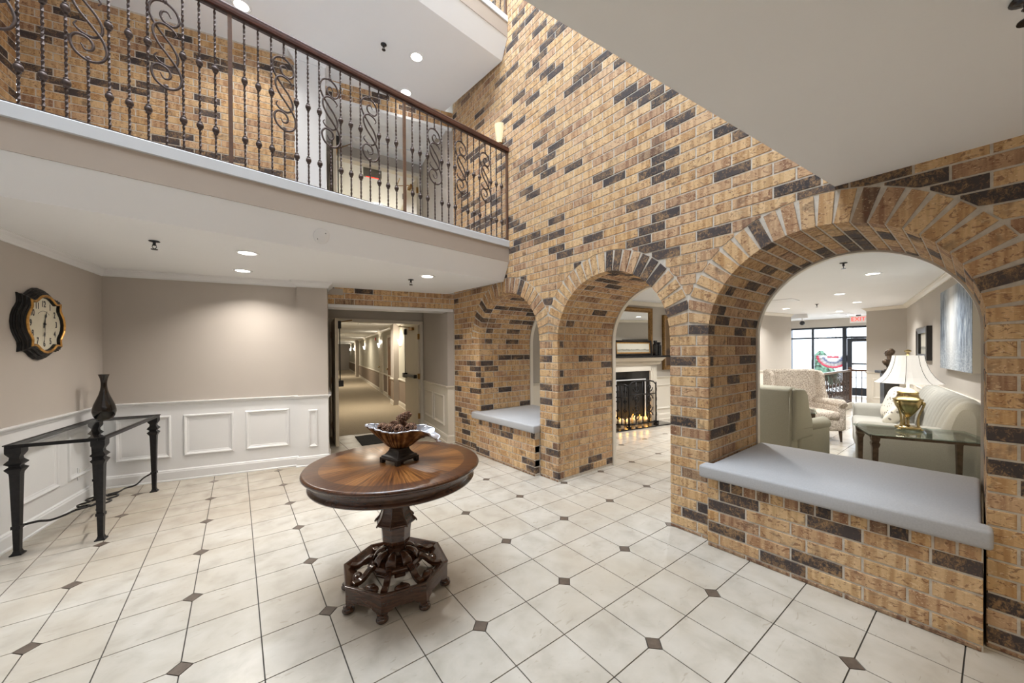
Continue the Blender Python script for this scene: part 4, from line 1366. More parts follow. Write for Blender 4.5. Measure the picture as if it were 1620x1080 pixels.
def pine_cone_mesh():
    mb = MB()
    sph(mb, (0, 0, 0), (.017, .017, .032), 12, 8)
    n = 84
    for i in range(n):
        f = (i + .5) / n
        z = -.034 + .070 * f
        rr = .019 * sqrt(max(0.02, 1 - ((f - .42) / .62) ** 2))
        a = i * 2.39996
        tilt = -.35 + 1.5 * f
        w = .0095 * (.55 + .45 * sin(pi * f))
        M4 = RZ(a) @ T(rr * .6, 0, z) @ RY(-tilt)
        v = [(0, -w * .4, -.0015), (0, w * .4, -.0015), (.015, w, -.001), (.020, 0, 0), (.015, -w, -.001), (.014, w * .8, .003), (.0195, 0, .005), (.014, -w * .8, .003), (0, 0, .0015)]
        mb.add(v, [(0, 1, 2, 3, 4), (8, 7, 6, 5), (2, 5, 6, 3), (3, 6, 7, 4), (1, 8, 5, 2), (0, 4, 7, 8)], M4)
    return mb.mesh('pine_cone', 'pine_cone')
PC = pine_cone_mesh()
_ax = Vector((cos(rad(-40)), sin(rad(-40)))); _ay = Vector((-_ax.y, _ax.x))
cones = [(-.108, .004, .134, 84, -35, .95, 'brown pine cone at the left end of the heap in the shell bowl'),
         (-.050, -.040, .136, 84, -48, .98, 'pine cone lying left of the centre of the heap, toward the camera'),
         (-.048, .041, .140, 88, 135, .95, 'pine cone left of the centre of the heap, toward the corridor'),
         (.012, -.040, .132, 82, -36, 1.0, 'pine cone in the centre front of the heap in the shell bowl'),
         (.014, .041, .134, 88, 148, .95, 'pine cone in the centre back of the heap in the shell bowl'),
         (.026, .002, .194, 58, 60, 1.02, 'topmost tilted brown pine cone of the heap in the shell bowl'),
         (.072, -.002, .134, 82, -45, 1.0, 'brown pine cone at the right end of the heap in the shell bowl')]
for a, b, c, tl, yw, sc, lab in cones:
    p = Vector((BX, BY)) + _ax * a + _ay * b
    o = obj('pine_cone', PC, None, T(p.x, p.y, BZ + .086 + c - .012) @ RZ(rad(yw)) @ RX(rad(tl)) @ Matrix.Scale(sc, 4))
    tag(o, lab, 'pine cone', 'pine cones in the shell bowl')

# ---- brick benches in the first and third arch, with cushions ----------------------------------------
def bench(name_lab, cush_lab, x0, x1, ext):
    F = frame(2.82, 0, 180)
    t = thing('brick_bench', name_lab, 'bench', F @ T(0, 0, 0))
    MB().box(x0, x1, .0045, 1.03, 0, .503).build('core', 'mortar', t)
    B = Bricks(F)
    j = JT / 2
    for k in range(5):
        z0, z1 = ZB + k * CH + j, ZB + (k + 1) * CH - j
        x = x0 - (BL * .68 if k % 2 == 0 else 0)
        while x < x1:
            a, b = max(x0, x + j), min(x1, x + BL - j)
            if b - a > .025: B.rect(T((a + b) / 2, 0, (z0 + z1) / 2), b - a, z1 - z0, rt(.2), .07)
            x += BL
    n = 16
    for i in range(n):
        a, b = x0 + (x1 - x0) * i / n + j, x0 + (x1 - x0) * (i + 1) / n - j
        B.rect(T((a + b) / 2, 0, .467), b - a, .070, .66 + .08 * random.random() if random.random() < .4 else rt(.45), .07)
    x = x0
    while x < x1 - .02:
        B.rect(T((x + min(x1, x + BL)) / 2, -.002, .012), min(x1, x + BL) - x - JT, .022, .74, .07); x += BL
    B.emit(t, limit=300)
    c = MB()
    e = .045
    poly = [(x0 - ext[0], -e), (x1 + ext[1], -e), (x1 + ext[1], .062), (x1 - .004, .075), (x1 - .004, 1.075), (x0 + .004, 1.075), (x0 + .004, .075), (x0 - ext[0], .062)]
    c.prism(poly, .506, .598)
    o = c.build('seat_cushion', 'fabric_gray', None, F)
    md = o.modifiers.new('bevel', 'BEVEL'); md.width = .034; md.segments = 5; md.limit_method = 'ANGLE'; md.angle_limit = rad(30)
    for p in o.data.polygons: p.use_smooth = True
    tag(o, cush_lab, 'cushion')
bench('low brick bench with header course in the large arch at the right', 'grey fabric seat cushion on the brick bench of the large right arch', -1.238, .022, (.045, .03))
bench('low brick bench with header course in the far arch beside the corridor', 'grey fabric seat cushion on the brick bench of the far small arch', -4.418, -3.160, (.06, .03))

# ---- corridor fittings -------------------------------------------------------------------------------
mb = MB().box(-.50, .50, -.36, .36, .0005, .010)
tag(mb.build('door_mat', 'mat_black', None, frame(2.22, 6.22, 97), bevel=.003), 'black door mat on the tiles in front of the corridor carpet', 'mat')
def sconce(M4, label, group, power, nm='wall_sconce'):
    t = thing(nm, label, 'wall light', M4, group)
    pts = [(.02, -.07), (.05, -.05), (.075, 0), (.09, .06), (.10, .10)]
    mb = MB()
    mb.grid(lambda u, v: (lambda r, z: (r * cos(pi + pi * u), r * .95 * sin(pi + pi * u), z))(*[(pts[min(3, int(v * 4 - 1e-9))][q] * (1 - (v * 4 - min(3, int(v * 4 - 1e-9)))) + pts[min(4, min(3, int(v * 4 - 1e-9)) + 1)][q] * (v * 4 - min(3, int(v * 4 - 1e-9)))) for q in (0, 1)]), 17, 13)
    mb.build('shade', 'sconce_glow', t, fix=False)
    MB().box(-.05, .05, -.012, 0, -.08, .05).build('back_plate', 'brass_dull', t)
    f = MB(); sph(f, (0, -.025, -.085), .014, 10, 8); f.build('finial', 'brass_dull', t)
    d = bpy.data.lights.new('lamp_light', 'POINT'); d.energy = power; d.color = (1, .88, .70); d.shadow_soft_size = .05
    l = bpy.data.objects.new('lamp_light', d); COL.objects.link(l); l.parent = t; l.location = (0, -.10, .16)
    return t
for s_, w in ((2.74, 'nearest of the glowing sconces on the corridor wall, beside the door leaf'), (7.08, 'second of the glowing sconces along the corridor wall'), (13.0, 'third of the glowing sconces along the corridor wall'),
              (20.5, 'fourth of the glowing sconces far along the corridor wall'), (25.0, 'farthest of the glowing sconces along the corridor wall')):
    sconce(CW @ T(-s_, -.001, 1.70), w, 'corridor sconces', 4.5 if s_ < 14 else 9)
t = thing('fire_alarm', 'small red fire alarm box high on the corridor wall', 'alarm', CW @ T(-8.25, -.001, 2.0))
MB().box(-.06, .06, -.045, 0, -.06, .06).build('housing', 'red_alarm', t, bevel=.006)
MB().box(-.02, .02, -.055, -.045, -.045, .045).build('strobe', 'exit_white', t)
for s_, w in ((3.2, 'nearest'), (10.5, 'middle'), (17.5, 'farthest')):  # ceiling lamps added to light the corridor besides its sconces
    downl = thing('corridor_light', w + ' added square flush light in the long corridor ceiling', 'ceiling light', frame(1.30, 6.96, 11.3) @ T(s_, -1.0, 2.24), 'added corridor ceiling lights')
    MB().box(-.15, .15, -.15, .15, -.03, 0).build('housing', 'paint_white', downl)
    area_light('lamp_light', (0, 0, -.04), .3, 25, (1, .9, .74), parent=downl, spread=170)
def exit_sign(M4, label, glow, w=.30, h=.19):
    t = thing('exit_sign', label, 'sign', M4)
    MB().box(-w / 2, w / 2, -.022, .022, 0, h).build('housing', 'exit_white', t, bevel=.004)
    text('lettering', 'EXIT', h * .82, 'exit_red', t, T(0, -.0235, h * .5) @ RX(pi / 2) @ Matrix.Diagonal((.95, 1, 1, 1)), .001)
    MB().box(-.05, .05, -.02, .02, h, h + .03).build('mount', 'black_plastic', t)
    return t
exit_sign(frame(1.30, 6.96, 101.3) @ T(-.85, 25.0, 2.02), 'small red EXIT sign far down the corridor', True, .34, .2)
# upper floor: sign seen from below, sconce on the arcade wall
t = thing('exit_sign', 'grey exit sign box with red glowing lower edge in the upper corridor', 'sign', frame(2.23, 7.03, 100, 4.745))
MB().box(-.16, .16, -.03, .03, 0, .19).build('housing', 'sign_gray', t, bevel=.004)
MB().box(-.11, .11, -.012, .012, -.006, 0).build('glow_strip', 'exit_red', t)
MB().box(-.05, .05, -.02, .02, .19, .365).build('mount', 'black_plastic', t)
t = thing('corridor_light', 'bright flush light in the upper corridor ceiling seen through the railing', 'ceiling light', T(3.0, 9.2, Z2 + 2.235))
MB().lathe([(0, -.03), (.12, -.03), (.13, 0)], 24).build('diffuser', 'sconce_glow', t)
area_light('lamp_light', (0, 0, -.045), .3, 60, NEUT, parent=t, spread=170)
t = thing('wall_sconce', 'curved cream sconce on the brick wall at the end of the balcony', 'wall light', frame(XW, 3.885, 180) @ T(0, 0, 4.31))
mb = MB()
mb.grid(lambda u, v: ((.045 + .03 * v) * cos(pi + pi * u), (.05 + .03 * v) * sin(pi + pi * u), -.12 + .24 * v), 21, 5)
mb.build('shade', 'sconce_warm', t, fix=False)
MB().box(-.05, .05, -.008, 0, -.13, .13).build('back_plate', 'brass_dull', t)

# ================================================================== LOUNGE
def soft(mb, name, mat, parent, M4=None, bev=.05, seg=4):
    o = mb.build(name, mat, parent, M4)
    md = o.modifiers.new('bevel', 'BEVEL'); md.width = bev; md.segments = seg; md.limit_method = 'ANGLE'; md.angle_limit = rad(30)
    for p in o.data.polygons: p.use_smooth = True
    return o
# ---- sofa -----------------------------------------------------------------------------
def sofa():
    F = frame(5.40, .80, 80.5)
    t = thing('sofa', 'pale grey-green tufted sofa against the lounge wall', 'sofa', F)
    L = 2.18
    soft(MB().box(.03, L - .03, -.86, -.03, .07, .36), 'base', 'fabric_sofa', t, bev=.03)
    soft(MB().box(.20, L - .20, -.74, .02, .35, .485), 'seat_cushion', 'fabric_sofa', t, bev=.05)
    for x0, x1 in ((0, .23), (L - .23, L)):
        a = soft(MB().box(x0, x1, -.88, .01, .06, .655), 'arm', 'fabric_sofa', t, bev=.075, seg=6)
        MB().tube([(x0 + .012, -.005, .10), (x0 + .012, .005, .58), (x0 + .08, .01, .640), (x1 - .08, .01, .640), (x1 - .012, .005, .58), (x1 - .012, -.005, .10)], .006, 6).build('piping', 'fabric_sofa', a)
    prof = [(-.56, .46), (-.575, .58), (-.60, .70), (-.635, .80), (-.67, .88), (-.72, .945), (-.78, .965), (-.84, .945), (-.875, .88), (-.885, .75), (-.885, .10)]
    P = bez([(0, a, b) for a, b in prof], 3)
    n = len(P)
    NU = 121
    def fn(u, v):
        q = P[min(n - 1, int(round(v * (n - 1))))]
        e = min(u, 1 - u) * L
        rnd = sqrt(max(0, 1 - (max(0, .14 - e) / .14) ** 2))
        s = abs(sin(pi * (u * L - .1) / .155)) ** .5
        tuft = (1 - s) * .05 * (1 if q.z > .60 and q.y > -.84 else 0)
        dy = -.73; dz = .75
        y = dy + (q.y - dy) * (.55 + .45 * rnd) - tuft * .4
        z = q.z if q.z < .5 else .5 + (q.z - .5) * (.80 + .20 * rnd) - tuft
        return (u * L, y, z)
    bk = MB().grid(fn, NU, n)
    bk.add([fn(0, i / (n - 1)) for i in range(n)], [tuple(range(n))], smooth=True)
    bk.add([fn(1, i / (n - 1)) for i in range(n)], [tuple(range(n))[::-1]], smooth=True)
    bk = bk.build('back', 'fabric_sofa', t, fix=False)
    for x in (.10, L - .10):
        for y in (-.80, -.08):
            MB().lathe([(.0, 0), (.018, 0), (.026, .075)], 12).build('foot', 'leg_wood', t, T(x, y, 0))
    for k, (x, y, z, yaw, tilt, lab) in enumerate(((1.69, -.41, .715, 12, 18, 'leaf printed cream throw pillow at the far end of the sofa'), (1.16, -.42, .69, -8, 34, 'leaf printed cream throw pillow in the middle of the sofa'))):
        m = MB(); sph(m, (0, 0, 0), (.235, .075, .225), 36, 20, None, .55)
        o = m.build('throw_pillow', 'fabric_leaf_print', None, F @ T(x, y, z) @ RZ(rad(yaw)) @ RX(rad(tilt)))
        tag(o, lab, 'pillow', 'sofa pillows')
sofa()
# ---- glass end table and lamp --------------------------------------------------------------
def glass_table(label, M4, lx, ly, zt, glass='glass_green'):
    t = thing('glass_table', label, 'table', M4)
    q = sqrt(2)
    leg = [(.010, 0), (.016, .004), (.011, .02), (.020, zt - .13), (.026, zt - .11), (.030, zt - .09), (.022, zt - .078), (.027, zt - .06), (.030, zt - .035)]
    me = MB().lathe([(r * q, z) for r, z in leg], 4, smooth=False, phase=pi / 4).mesh('leg', 'bronze_dark')
    for x in (.05, lx - .05):
        for y in (.05, ly - .05):
            obj('leg', me, t, T(x, y, 0))
    fm = MB(); w = .03
    z0, z1 = zt - .036, zt - .012
    fm.box(.02, lx - .02, .02, .02 + w, z0, z1); fm.box(.02, lx - .02, ly - .02 - w, ly - .02, z0, z1); fm.box(.02, .02 + w, .02 + w, ly - .02 - w, z0, z1); fm.box(lx - .02 - w, lx - .02, .02 + w, ly - .02 - w, z0, z1)
    fm.build('top_frame', 'bronze_dark', t, bevel=.004)
    MB().box(0, lx, 0, ly, zt - .012, zt).build('glass_top', glass, t, bevel=.004)
    return t
glass_table('glass topped bronze end table with the brass lamp beside the sofa', frame(4.60, .60, 160), .78, .58, .68)
glass_table('small glass topped side table between the two armchairs', frame(6.32, 1.80, 165), .46, .50, .57)
def lamp():
    t = thing('table_lamp', 'brass urn table lamp with white bell shade on the glass end table', 'lamp', T(5.10, .40, .681))
    MB().lathe([(0, .008), (.082, .008), (.088, .014), (.088, .030), (.080, .036), (.030, .038), (0, .038)], 40).build('base', 'brass', t)
    for k in range(3):
        a = RZ(rad(25 + 120 * k))
        f = MB(); sph(f, (.082, 0, .011), (.020, .016, .011), 12, 8); f.build('foot', 'brass', t, a)
        p = bez([(.070, 0, .036), (.066, 0, .075), (.072, 0, .14), (.090, 0, .20), (.104, 0, .245), (.098, 0, .262)], 6)
        MB().tube(p, [.011 - .003 * sin(pi * i / len(p)) for i in range(len(p))], 8).build('leg', 'brass', t, a)
        f = MB(); sph(f, (.100, 0, .255), (.016, .014, .018), 10, 8); f.build('leg_head', 'brass', t, a)
    MB().lathe([(0, .038), (.018, .04), (.010, .055), (.012, .085), (.007, .10), (.016, .108), (.010, .116), (.022, .126), (.050, .165), (.080, .215), (.096, .262), (.098, .280), (.104, .286), (.104, .292), (.086, .300), (.074, .318), (.070, .340), (.074, .352), (.076, .356), (.060, .366), (.036, .386), (.012, .400), (.010, .430), (0, .432)], 48).build('urn', 'brass', t)
    sh = MB().lathe([(.104, .704), (.110, .66), (.122, .61), (.142, .555), (.172, .50), (.205, .462), (.228, .446)], 24, cap=False, smooth=False)
    sh.lathe([(.104, .704), (.020, .700)], 24, cap=False)
    sh = sh.build('shade', 'lamp_shade', t, fix=False)
    for k in range(8):
        p = [(r + .0015, 0, z) for r, z in ((.104, .704), (.110, .66), (.122, .61), (.142, .555), (.172, .50), (.205, .462), (.228, .446))]
        MB().tube(p, .0022, 5).build('shade_rib', 'fabric_gray', sh, RZ(k * pi / 4))
    MB().lathe([(.012, .70), (.006, .715), (.020, .722), (.006, .730), (.024, .742), (.024, .752), (.008, .762), (0, .763)], 20).build('finial', 'brass', t)
    MB().tube([(0, 0, .43), (0, 0, .70)], .004, 6).build('stem', 'brass', t)
    d = bpy.data.lights.new('lamp_light', 'POINT'); d.energy = 4; d.color = (1, .88, .70); d.shadow_soft_size = .06
    l = bpy.data.objects.new('lamp_light', d); COL.objects.link(l); l.parent = t; l.location = (0, 0, .47)
lamp()
# ---- wing chairs -----------------------------------------------------------------------------
def wing_chair(label, cx, cy, deg, mat, H=1.05, W=.36):
    t = thing('wing_chair', label, 'armchair', frame(cx, cy, deg))
    soft(MB().box(-.34, .33, -W + .03, W - .03, .17, .36), 'seat_base', mat, t, bev=.03)
    soft(MB().box(-.28, .35, -W + .10, W - .10, .35, .475), 'seat_cushion', mat, t, bev=.045)
    soft(MB().prism([(-.42, .17), (-.30, .17), (-.25, .46), (-.31, H - .02), (-.36, H), (-.44, H - .03), (-.42, .5)], -W, W, RX(pi / 2)), 'backrest', mat, t, bev=.035)
    for s in (-1, 1):
        w = MB()
        poly = [(-.40, .44), (-.06, .47), (-.08, .66), (-.14, .82), (-.16, H - .09), (-.22, H - .03), (-.40, H - .02)]
        y0, y1 = (W - .03, W + .04) if s > 0 else (-W - .04, -W + .03)
        w.prism(poly, y0, y1, RX(pi / 2) @ Matrix.Diagonal((1, 1, -1, 1)))
        soft(w, 'wing', mat, t, bev=.03)
        a = MB().box(-.30, .28, min(s * (W - .10), s * (W + .03)), max(s * (W - .10), s * (W + .03)), .17, .57)
        ar = soft(a, 'arm', mat, t, bev=.03)
        MB().tube([(-.30, s * (W - .03), .57), (.26, s * (W - .03), .585), (.30, s * (W - .03), .56)], [.07, .074, .055], 16).build('arm_roll', mat, ar)
        MB().tube([(-.425, s * (W - .012), .18), (-.425, s * (W - .012), H - .05)], .006, 6).build('piping', mat, t)
    for x in (-.33, .28):
        for y in (-W + .07, W - .07):
            MB().tube([(x, y, .18), (x + (.02 if x > 0 else -.04), y, .0)], [.026, .014], 8).build('leg', 'leg_wood', t)
    return t
wing_chair('olive green wing chair seen from behind through the large arch', 5.40, 1.50, 105, 'fabric_green', 1.04)
wing_chair('beige tweed wing chair behind the green one, facing the camera', 7.55, 1.75, 222, 'fabric_tweed', 1.12, .40)
# ---- pictures ----------------------------------------------------------------------------------
t = thing('wall_painting', 'large blue-grey abstract canvas on the lounge wall over the sofa', 'painting', LRW @ T(5.16, -.002, 1.19))
MB().box(-.84, .84, -.055, 0, 0, 1.02).build('stretcher_edge', 'paint_cream', t)
MB().box(-.5, .5, -.0035, 0, 0, 1).build('canvas', 'painting_abstract', t, T(0, -.0555, 0) @ Matrix.Diagonal((1.68, 1, 1.02, 1)))
def framed(label, M4, w, h, fw, depth, frame_mat, art, cat='picture', inner=None):
    t = thing('framed_picture', label, cat, M4)
    MB().frame(0, w, 0, h, [(0, 0), (0, depth), (fw * .3, depth + .008), (fw * .6, depth - .005), (fw, depth - .015), (fw, 0)]).build('frame', frame_mat, t)
    if inner: MB().frame(fw * .75, w - fw * .75, fw * .75, h - fw * .75, [(0, depth - .016), (0, depth - .008), (fw * .4, depth - .012), (fw * .4, 0)]).build('inner_frame', inner, t)
    MB().box(0, 1, -.002, 0, 0, 1).build('artwork', art, t, T(fw, -.01, fw) @ Matrix.Diagonal((w - 2 * fw, 1, h - 2 * fw, 1)))
    return t
framed('small landscape in a wide black frame on the lounge wall, beyond the painting', LRW @ T(2.05, -.002, 1.26), 1.15, .56, .10, .06, 'black_frame', 'landscape_print')
framed('tall picture in a dark gilt frame right of the fireplace', LFW @ T(-.165, -.002, 1.05), .75, 1.15, .09, .05, 'gold_frame', 'portrait_print')
# ---- bust on pedestal ----------------------------------------------------------------------------
t = thing('pedestal', 'black pedestal carrying the bronze bust by the end wall', 'pedestal', T(11.45, 1.17, 0) @ RZ(.4))
MB().box(-.17, .17, -.17, .17, 0, .08).build('foot', 'black_frame', t, bevel=.01)
MB().box(-.12, .12, -.12, .12, .08, .92).build('shaft', 'black_frame', t, bevel=.006)
MB().box(-.19, .19, -.19, .19, .92, .985).build('cap', 'black_frame', t, bevel=.012)
def bust():
    t = thing('bronze_bust', 'dark bronze bust of a draped figure on the black pedestal', 'sculpture', T(11.45, 1.17, .986) @ RZ(rad(150)))
    MB().lathe([(0, 0), (.085, 0), (.09, .015), (.06, .03), (.045, .06), (.055, .085), (.06, .095), (0, .096)], 24).build('socle', 'bronze_dark', t)
    mb = MB()
    sph(mb, (0, 0, .17), (.14, .085, .085), 24, 14)
    sph(mb, (-.10, 0, .19), (.06, .06, .055), 16, 10); sph(mb, (.10, 0, .19), (.06, .06, .055), 16, 10)
    sph(mb, (0, .01, .12), (.085, .065, .06), 16, 10)
    mb.tube([(0, .01, .22), (0, -.005, .31)], [.055, .045], 14)
    sph(mb, (0, -.012, .375), (.062, .075, .082), 20, 14)
    sph(mb, (0, .02, .40), (.070, .070, .070), 20, 14)
    mb.tube([(0, -.080, .385), (0, -.098, .362), (0, -.082, .352)], [.008, .014, .010], 8)
    sph(mb, (0, -.07, .325), (.022, .018, .018), 10, 8)
    for s in (-1, 1): sph(mb, (s * .064, 0, .37), (.010, .018, .024), 8, 8)
    for i in range(22):
        a = i * 2.4; z = .395 + .065 * ((i % 6) / 5)
        r = .066 * sqrt(max(.1, 1 - ((z - .40) / .085) ** 2))
        sph(mb, (r * cos(a), .025 + r * abs(sin(a)) * .9 - .01, z), .018, 8, 6)
    for i in range(5):
        mb.tube(bez([(-.15 + .02 * i, -.03, .20 - .02 * i), (-.03, -.085 - .006 * i, .14 + .012 * i), (.13 - .02 * i, -.04, .19 + .006 * i)], 6), .012, 6)
    o = mb.build('figure', 'bronze_dark', t)
    md = o.modifiers.new('remesh', 'REMESH'); md.mode = 'VOXEL'; md.voxel_size = .007; md.use_smooth_shade = True
bust()
# ---- dark console between sofa and end wall -----------------------------------------------------------
t = thing('dark_console', 'dark narrow console with glass top between the sofa and the bust', 'table', LRW @ T(3.45, -.47, 0))
for x in (.03, .87):
    for y in (.03, .39):
        MB().box(x - .025, x + .025, y - .025, y + .025, 0, .72).build('leg', 'black_frame', t)
MB().box(0, .90, 0, .42, .70, .755).build('top', 'black_frame', t, bevel=.006)
MB().box(.02, .88, .02, .40, .756, .764).build('glass_sheet', 'glass_green', t)
# ---- fireplace ------------------------------------------------------------------------------------------
def fireplace():
    t = thing('fireplace', 'white mantel fireplace with black surround on the lounge wall', 'fireplace', LFW @ T(-1.14, 0, 0))
    W = .95
    MB().box(-1.0, .72, -.47, -.0, .001, .022).build('hearth_slab', 'marble_black', t, bevel=.004)
    f = MB()
    for s in (-1, 1):
        f.box(min(s * .70, s * .52), max(s * .70, s * .52), -.10, 0, .02, 1.20)
        f.box(min(s * .735, s * .50), max(s * .735, s * .50), -.125, 0, .02, .17)
    f.box(-.70, .70, -.10, 0, 1.045, 1.24)
    f.build('surround', 'paint_cream', t, bevel=.005)
    for s in (-1, 1):
        for k in range(3):
            MB().box(s * .61 - .055 + .04 * k, s * .61 - .055 + .04 * k + .022, -.108, -.10, .22, 1.10).build('flute', 'paint_cream', t)
    MB().mould(-.74, .74, [(0, 1.16), (.11, 1.17), (.125, 1.20), (.125, 1.235), (.16, 1.25), (.19, 1.285), (.215, 1.30), (.215, 1.318), (0, 1.318)], m0=.4, m1=.4).build('cornice', 'paint_cream', t)
    for k in range(46):
        x = -.735 + k * .0327
        MB().box(x, x + .018, -.142, -.125, 1.205, 1.228).build('dentil', 'paint_cream', t)
    MB().box(-.955, .955, -.255, 0, 1.318, 1.356).build('mantel_shelf', 'marble_black', t, bevel=.006)
    b = MB().box(-.52, .52, -.055, -.02, .02, 1.045)
    b = MB()
    b.box(-.52, -.40, -.06, 0, .02, 1.045); b.box(.40, .52, -.06, 0, .02, 1.045); b.box(-.40, .40, -.06, 0, .88, 1.045)
    b.build('marble_slip', 'marble_black', t)
    MB().box(-.40, .40, -.012, -.006, .02, .88).build('firebox', 'mat_black', t)
    MB().frame(-.41, .41, .01, .89, [(0, .055), (0, .07), (.02, .07), (.02, .055)]).build('firebox_trim', 'paint_white', t)
    return t
fireplace()
FP = LFW @ T(-1.14, 0, 0)
t = thing('wall_mirror', 'large mirror in a dark gilt frame over the mantel', 'mirror', FP @ T(-.65, -.002, 1.40))
MB().frame(0, 1.30, 0, .92, [(0, 0), (0, .045), (.03, .055), (.05, .04), (.075, .045), (.09, .02), (.09, 0)]).build('frame', 'gold_frame', t)
MB().box(.085, 1.215, -.014, -.006, .085, .835).build('glass', 'mirror', t)
framed('low landscape in a black and gilt frame leaning on the mantel below the mirror', FP @ T(-.45, -.09, 1.358) @ RX(rad(-4)), 1.00, .30, .055, .025, 'black_frame', 'landscape_print', inner='clock_gold')
for k, (x, h, lab) in enumerate(((.585, .30, 'taller black lantern vase at the right end of the mantel'), (.69, .27, 'shorter glossy black vase at the right end of the mantel'))):
    t = thing('mantel_vase', lab, 'vase', FP @ T(x, -.16, 1.357), 'mantel vases')
    MB().lathe([(0, 0), (.048, 0), (.052, .01), (.050, h * .7), (.034, h * .82), (.030, h * .86)], 4, smooth=False, phase=pi / 4).build('body', 'marble_black', t, bevel=.006)
    MB().lathe([(.030, h * .85), (.038, h * .88), (.036, h), (.0, h)], 16).build('neck', 'marble_black', t)
def fire_screen():
    t = thing('fire_screen', 'black wrought iron folding fire screen with scrolls before the fireplace', 'fire screen', FP @ T(0, -.36, .023))
    def panel(w, h, M4):
        mb = MB()
        top = [(0, 0, .02), (0, 0, h * .9), (w * .1, 0, h * .97), (w * .3, 0, h), (w * .7, 0, h), (w * .9, 0, h * .97), (w, 0, h * .9), (w, 0, .02)]
        mb.tube(top, .014, 6); mb.tube([(0, 0, .05), (w, 0, .05)], .012, 6); mb.tube([(0, 0, h * .70), (w, 0, h * .70)], .010, 6)
        for k in range(1, 4): mb.tube([(w * k / 4, 0, .05), (w * k / 4, 0, h)], .010, 6)
        def scr(cx, cz, r, sx, sz):
            p = []
            for i in range(26):
                a = i * .34; rr = r * (1 - i / 30)
                p.append((cx + sx * rr * cos(a), -.008, cz + sz * rr * sin(a)))
            mb.tube(p, .010, 5)
        for k in range(2):
            for cz in (.18, .34, .50):
                scr(w * (.26 + .48 * k), cz * h / .85 * 1.0, w * .13, 1 if k else -1, 1 if cz != .34 else -1)
            scr(w * (.26 + .48 * k), h * .84, w * .12, 1 if k else -1, -1)
        mb.box(-.012, .012, -.05, .05, 0, .02); mb.box(w - .012, w + .012, -.05, .05, 0, .02)
        mb.build('screen_panel', 'iron_black', t, M4)
    panel(.72, .86, T(-.36, 0, 0))
    panel(.26, .80, T(.362, 0, 0) @ RZ(rad(40)))
    panel(.26, .80, T(-.362, 0, 0) @ RZ(rad(180 - 40)))
fire_screen()
for k, (x, h) in enumerate(((-.36, .13), (-.18, .10), (.02, .15), (.20, .12), (.36, .10))):
    t = thing('pillar_candle', ['leftmost', 'second', 'middle', 'fourth', 'rightmost'][k] + ' of the five glowing pillar candles in the fireplace', 'candle', FP @ T(x, -.10, .023), 'candles in the fireplace')
    MB().lathe([(0, 0), (.038, 0), (.038, h), (.030, h - .006), (0, h - .008)], 20).build('wax', 'candle', t)
    MB().lathe([(.004, h), (.010, h + .012), (.007, h + .028), (0, h + .045)], 10).build('flame', 'flame', t)
    d = bpy.data.lights.new('candle_light', 'POINT'); d.energy = .5; d.color = (1, .5, .1); d.shadow_soft_size = .02
    l = bpy.data.objects.new('candle_light', d); COL.objects.link(l); l.parent = t; l.location = (0, -.05, h + .03)
# ---- stair railing by the entrance ------------------------------------------------------------------------
def low_rail():
    A_ = Vector((8.40, 2.06)); B_ = Vector((12.40, 1.96))
    d = B_ - A_; L = d.length
    ang = math.degrees(atan2(d.x, d.y))
    t = thing('stair_railing', 'iron railing with scrolls and white curb around the entry stair', 'railing', frame(A_.x, A_.y, ang))
    MB().box(0, L + .04, -.06, .06, 0, .13).build('curb', 'paint_cream', t, bevel=.006)
    MB().box(-.02, L + .03, -.028, .028, .90, .95).build('handrail', 'rail_brown', t, bevel=.012)
    MB().box(0, L, -.012, .012, .16, .175).build('bottom_bar', 'iron', t)
    bm = MB().box(-.008, .008, -.008, .008, .13, .90).mesh('baluster', 'iron')
    def sm():
        mb = MB()
        for q in (1, -1):
            p = []
            for i in range(30):
                a = i * .32; r = .062 * (1 - i / 36)
                p.append((r * cos(a) * q, 0, .52 + q * (.13 + r * sin(a) - .03)))
            mb.tube(p, .009, 5)
        mb.tube([(-.06, 0, .55), (.06, 0, .49)], .009, 5)
        mb.box(-.008, .008, -.008, .008, .13, .36); mb.box(-.008, .008, -.008, .008, .68, .90)
        return mb.mesh('scroll_baluster', 'iron')
    sm_ = sm()
    n = int(L / .105)
    for i in range(1, n):
        x = L * i / n
        if i % 3 == 0: obj('scroll_baluster', sm_, t, T(x, 0, 0))
        else: obj('baluster', bm, t, T(x, 0, 0))
    for x in (0, L):
        p = MB().box(x - .03, x + .03, -.03, .03, 0, 1.0).build('newel_post', 'rail_brown', t, bevel=.004)
        b = MB(); sph(b, (x, 0, 1.045), .048, 16, 12); b.build('newel_ball', 'rail_brown', p) if x == 0 else None
    R4 = T(L, 0, 0) @ RZ(rad(-82))
    MB().box(0, .9, -.028, .028, .90, .95, R4).build('handrail', 'rail_brown', t)
    MB().box(0, .9, -.012, .012, .74, .755, R4).build('mid_bar', 'iron', t)
    MB().box(0, .9, -.05, .05, 0, .10, R4).build('curb', 'paint_cream', t)
    for i in range(1, 9): obj('baluster', bm, t, R4 @ T(i * .105, 0, 0))
low_rail()
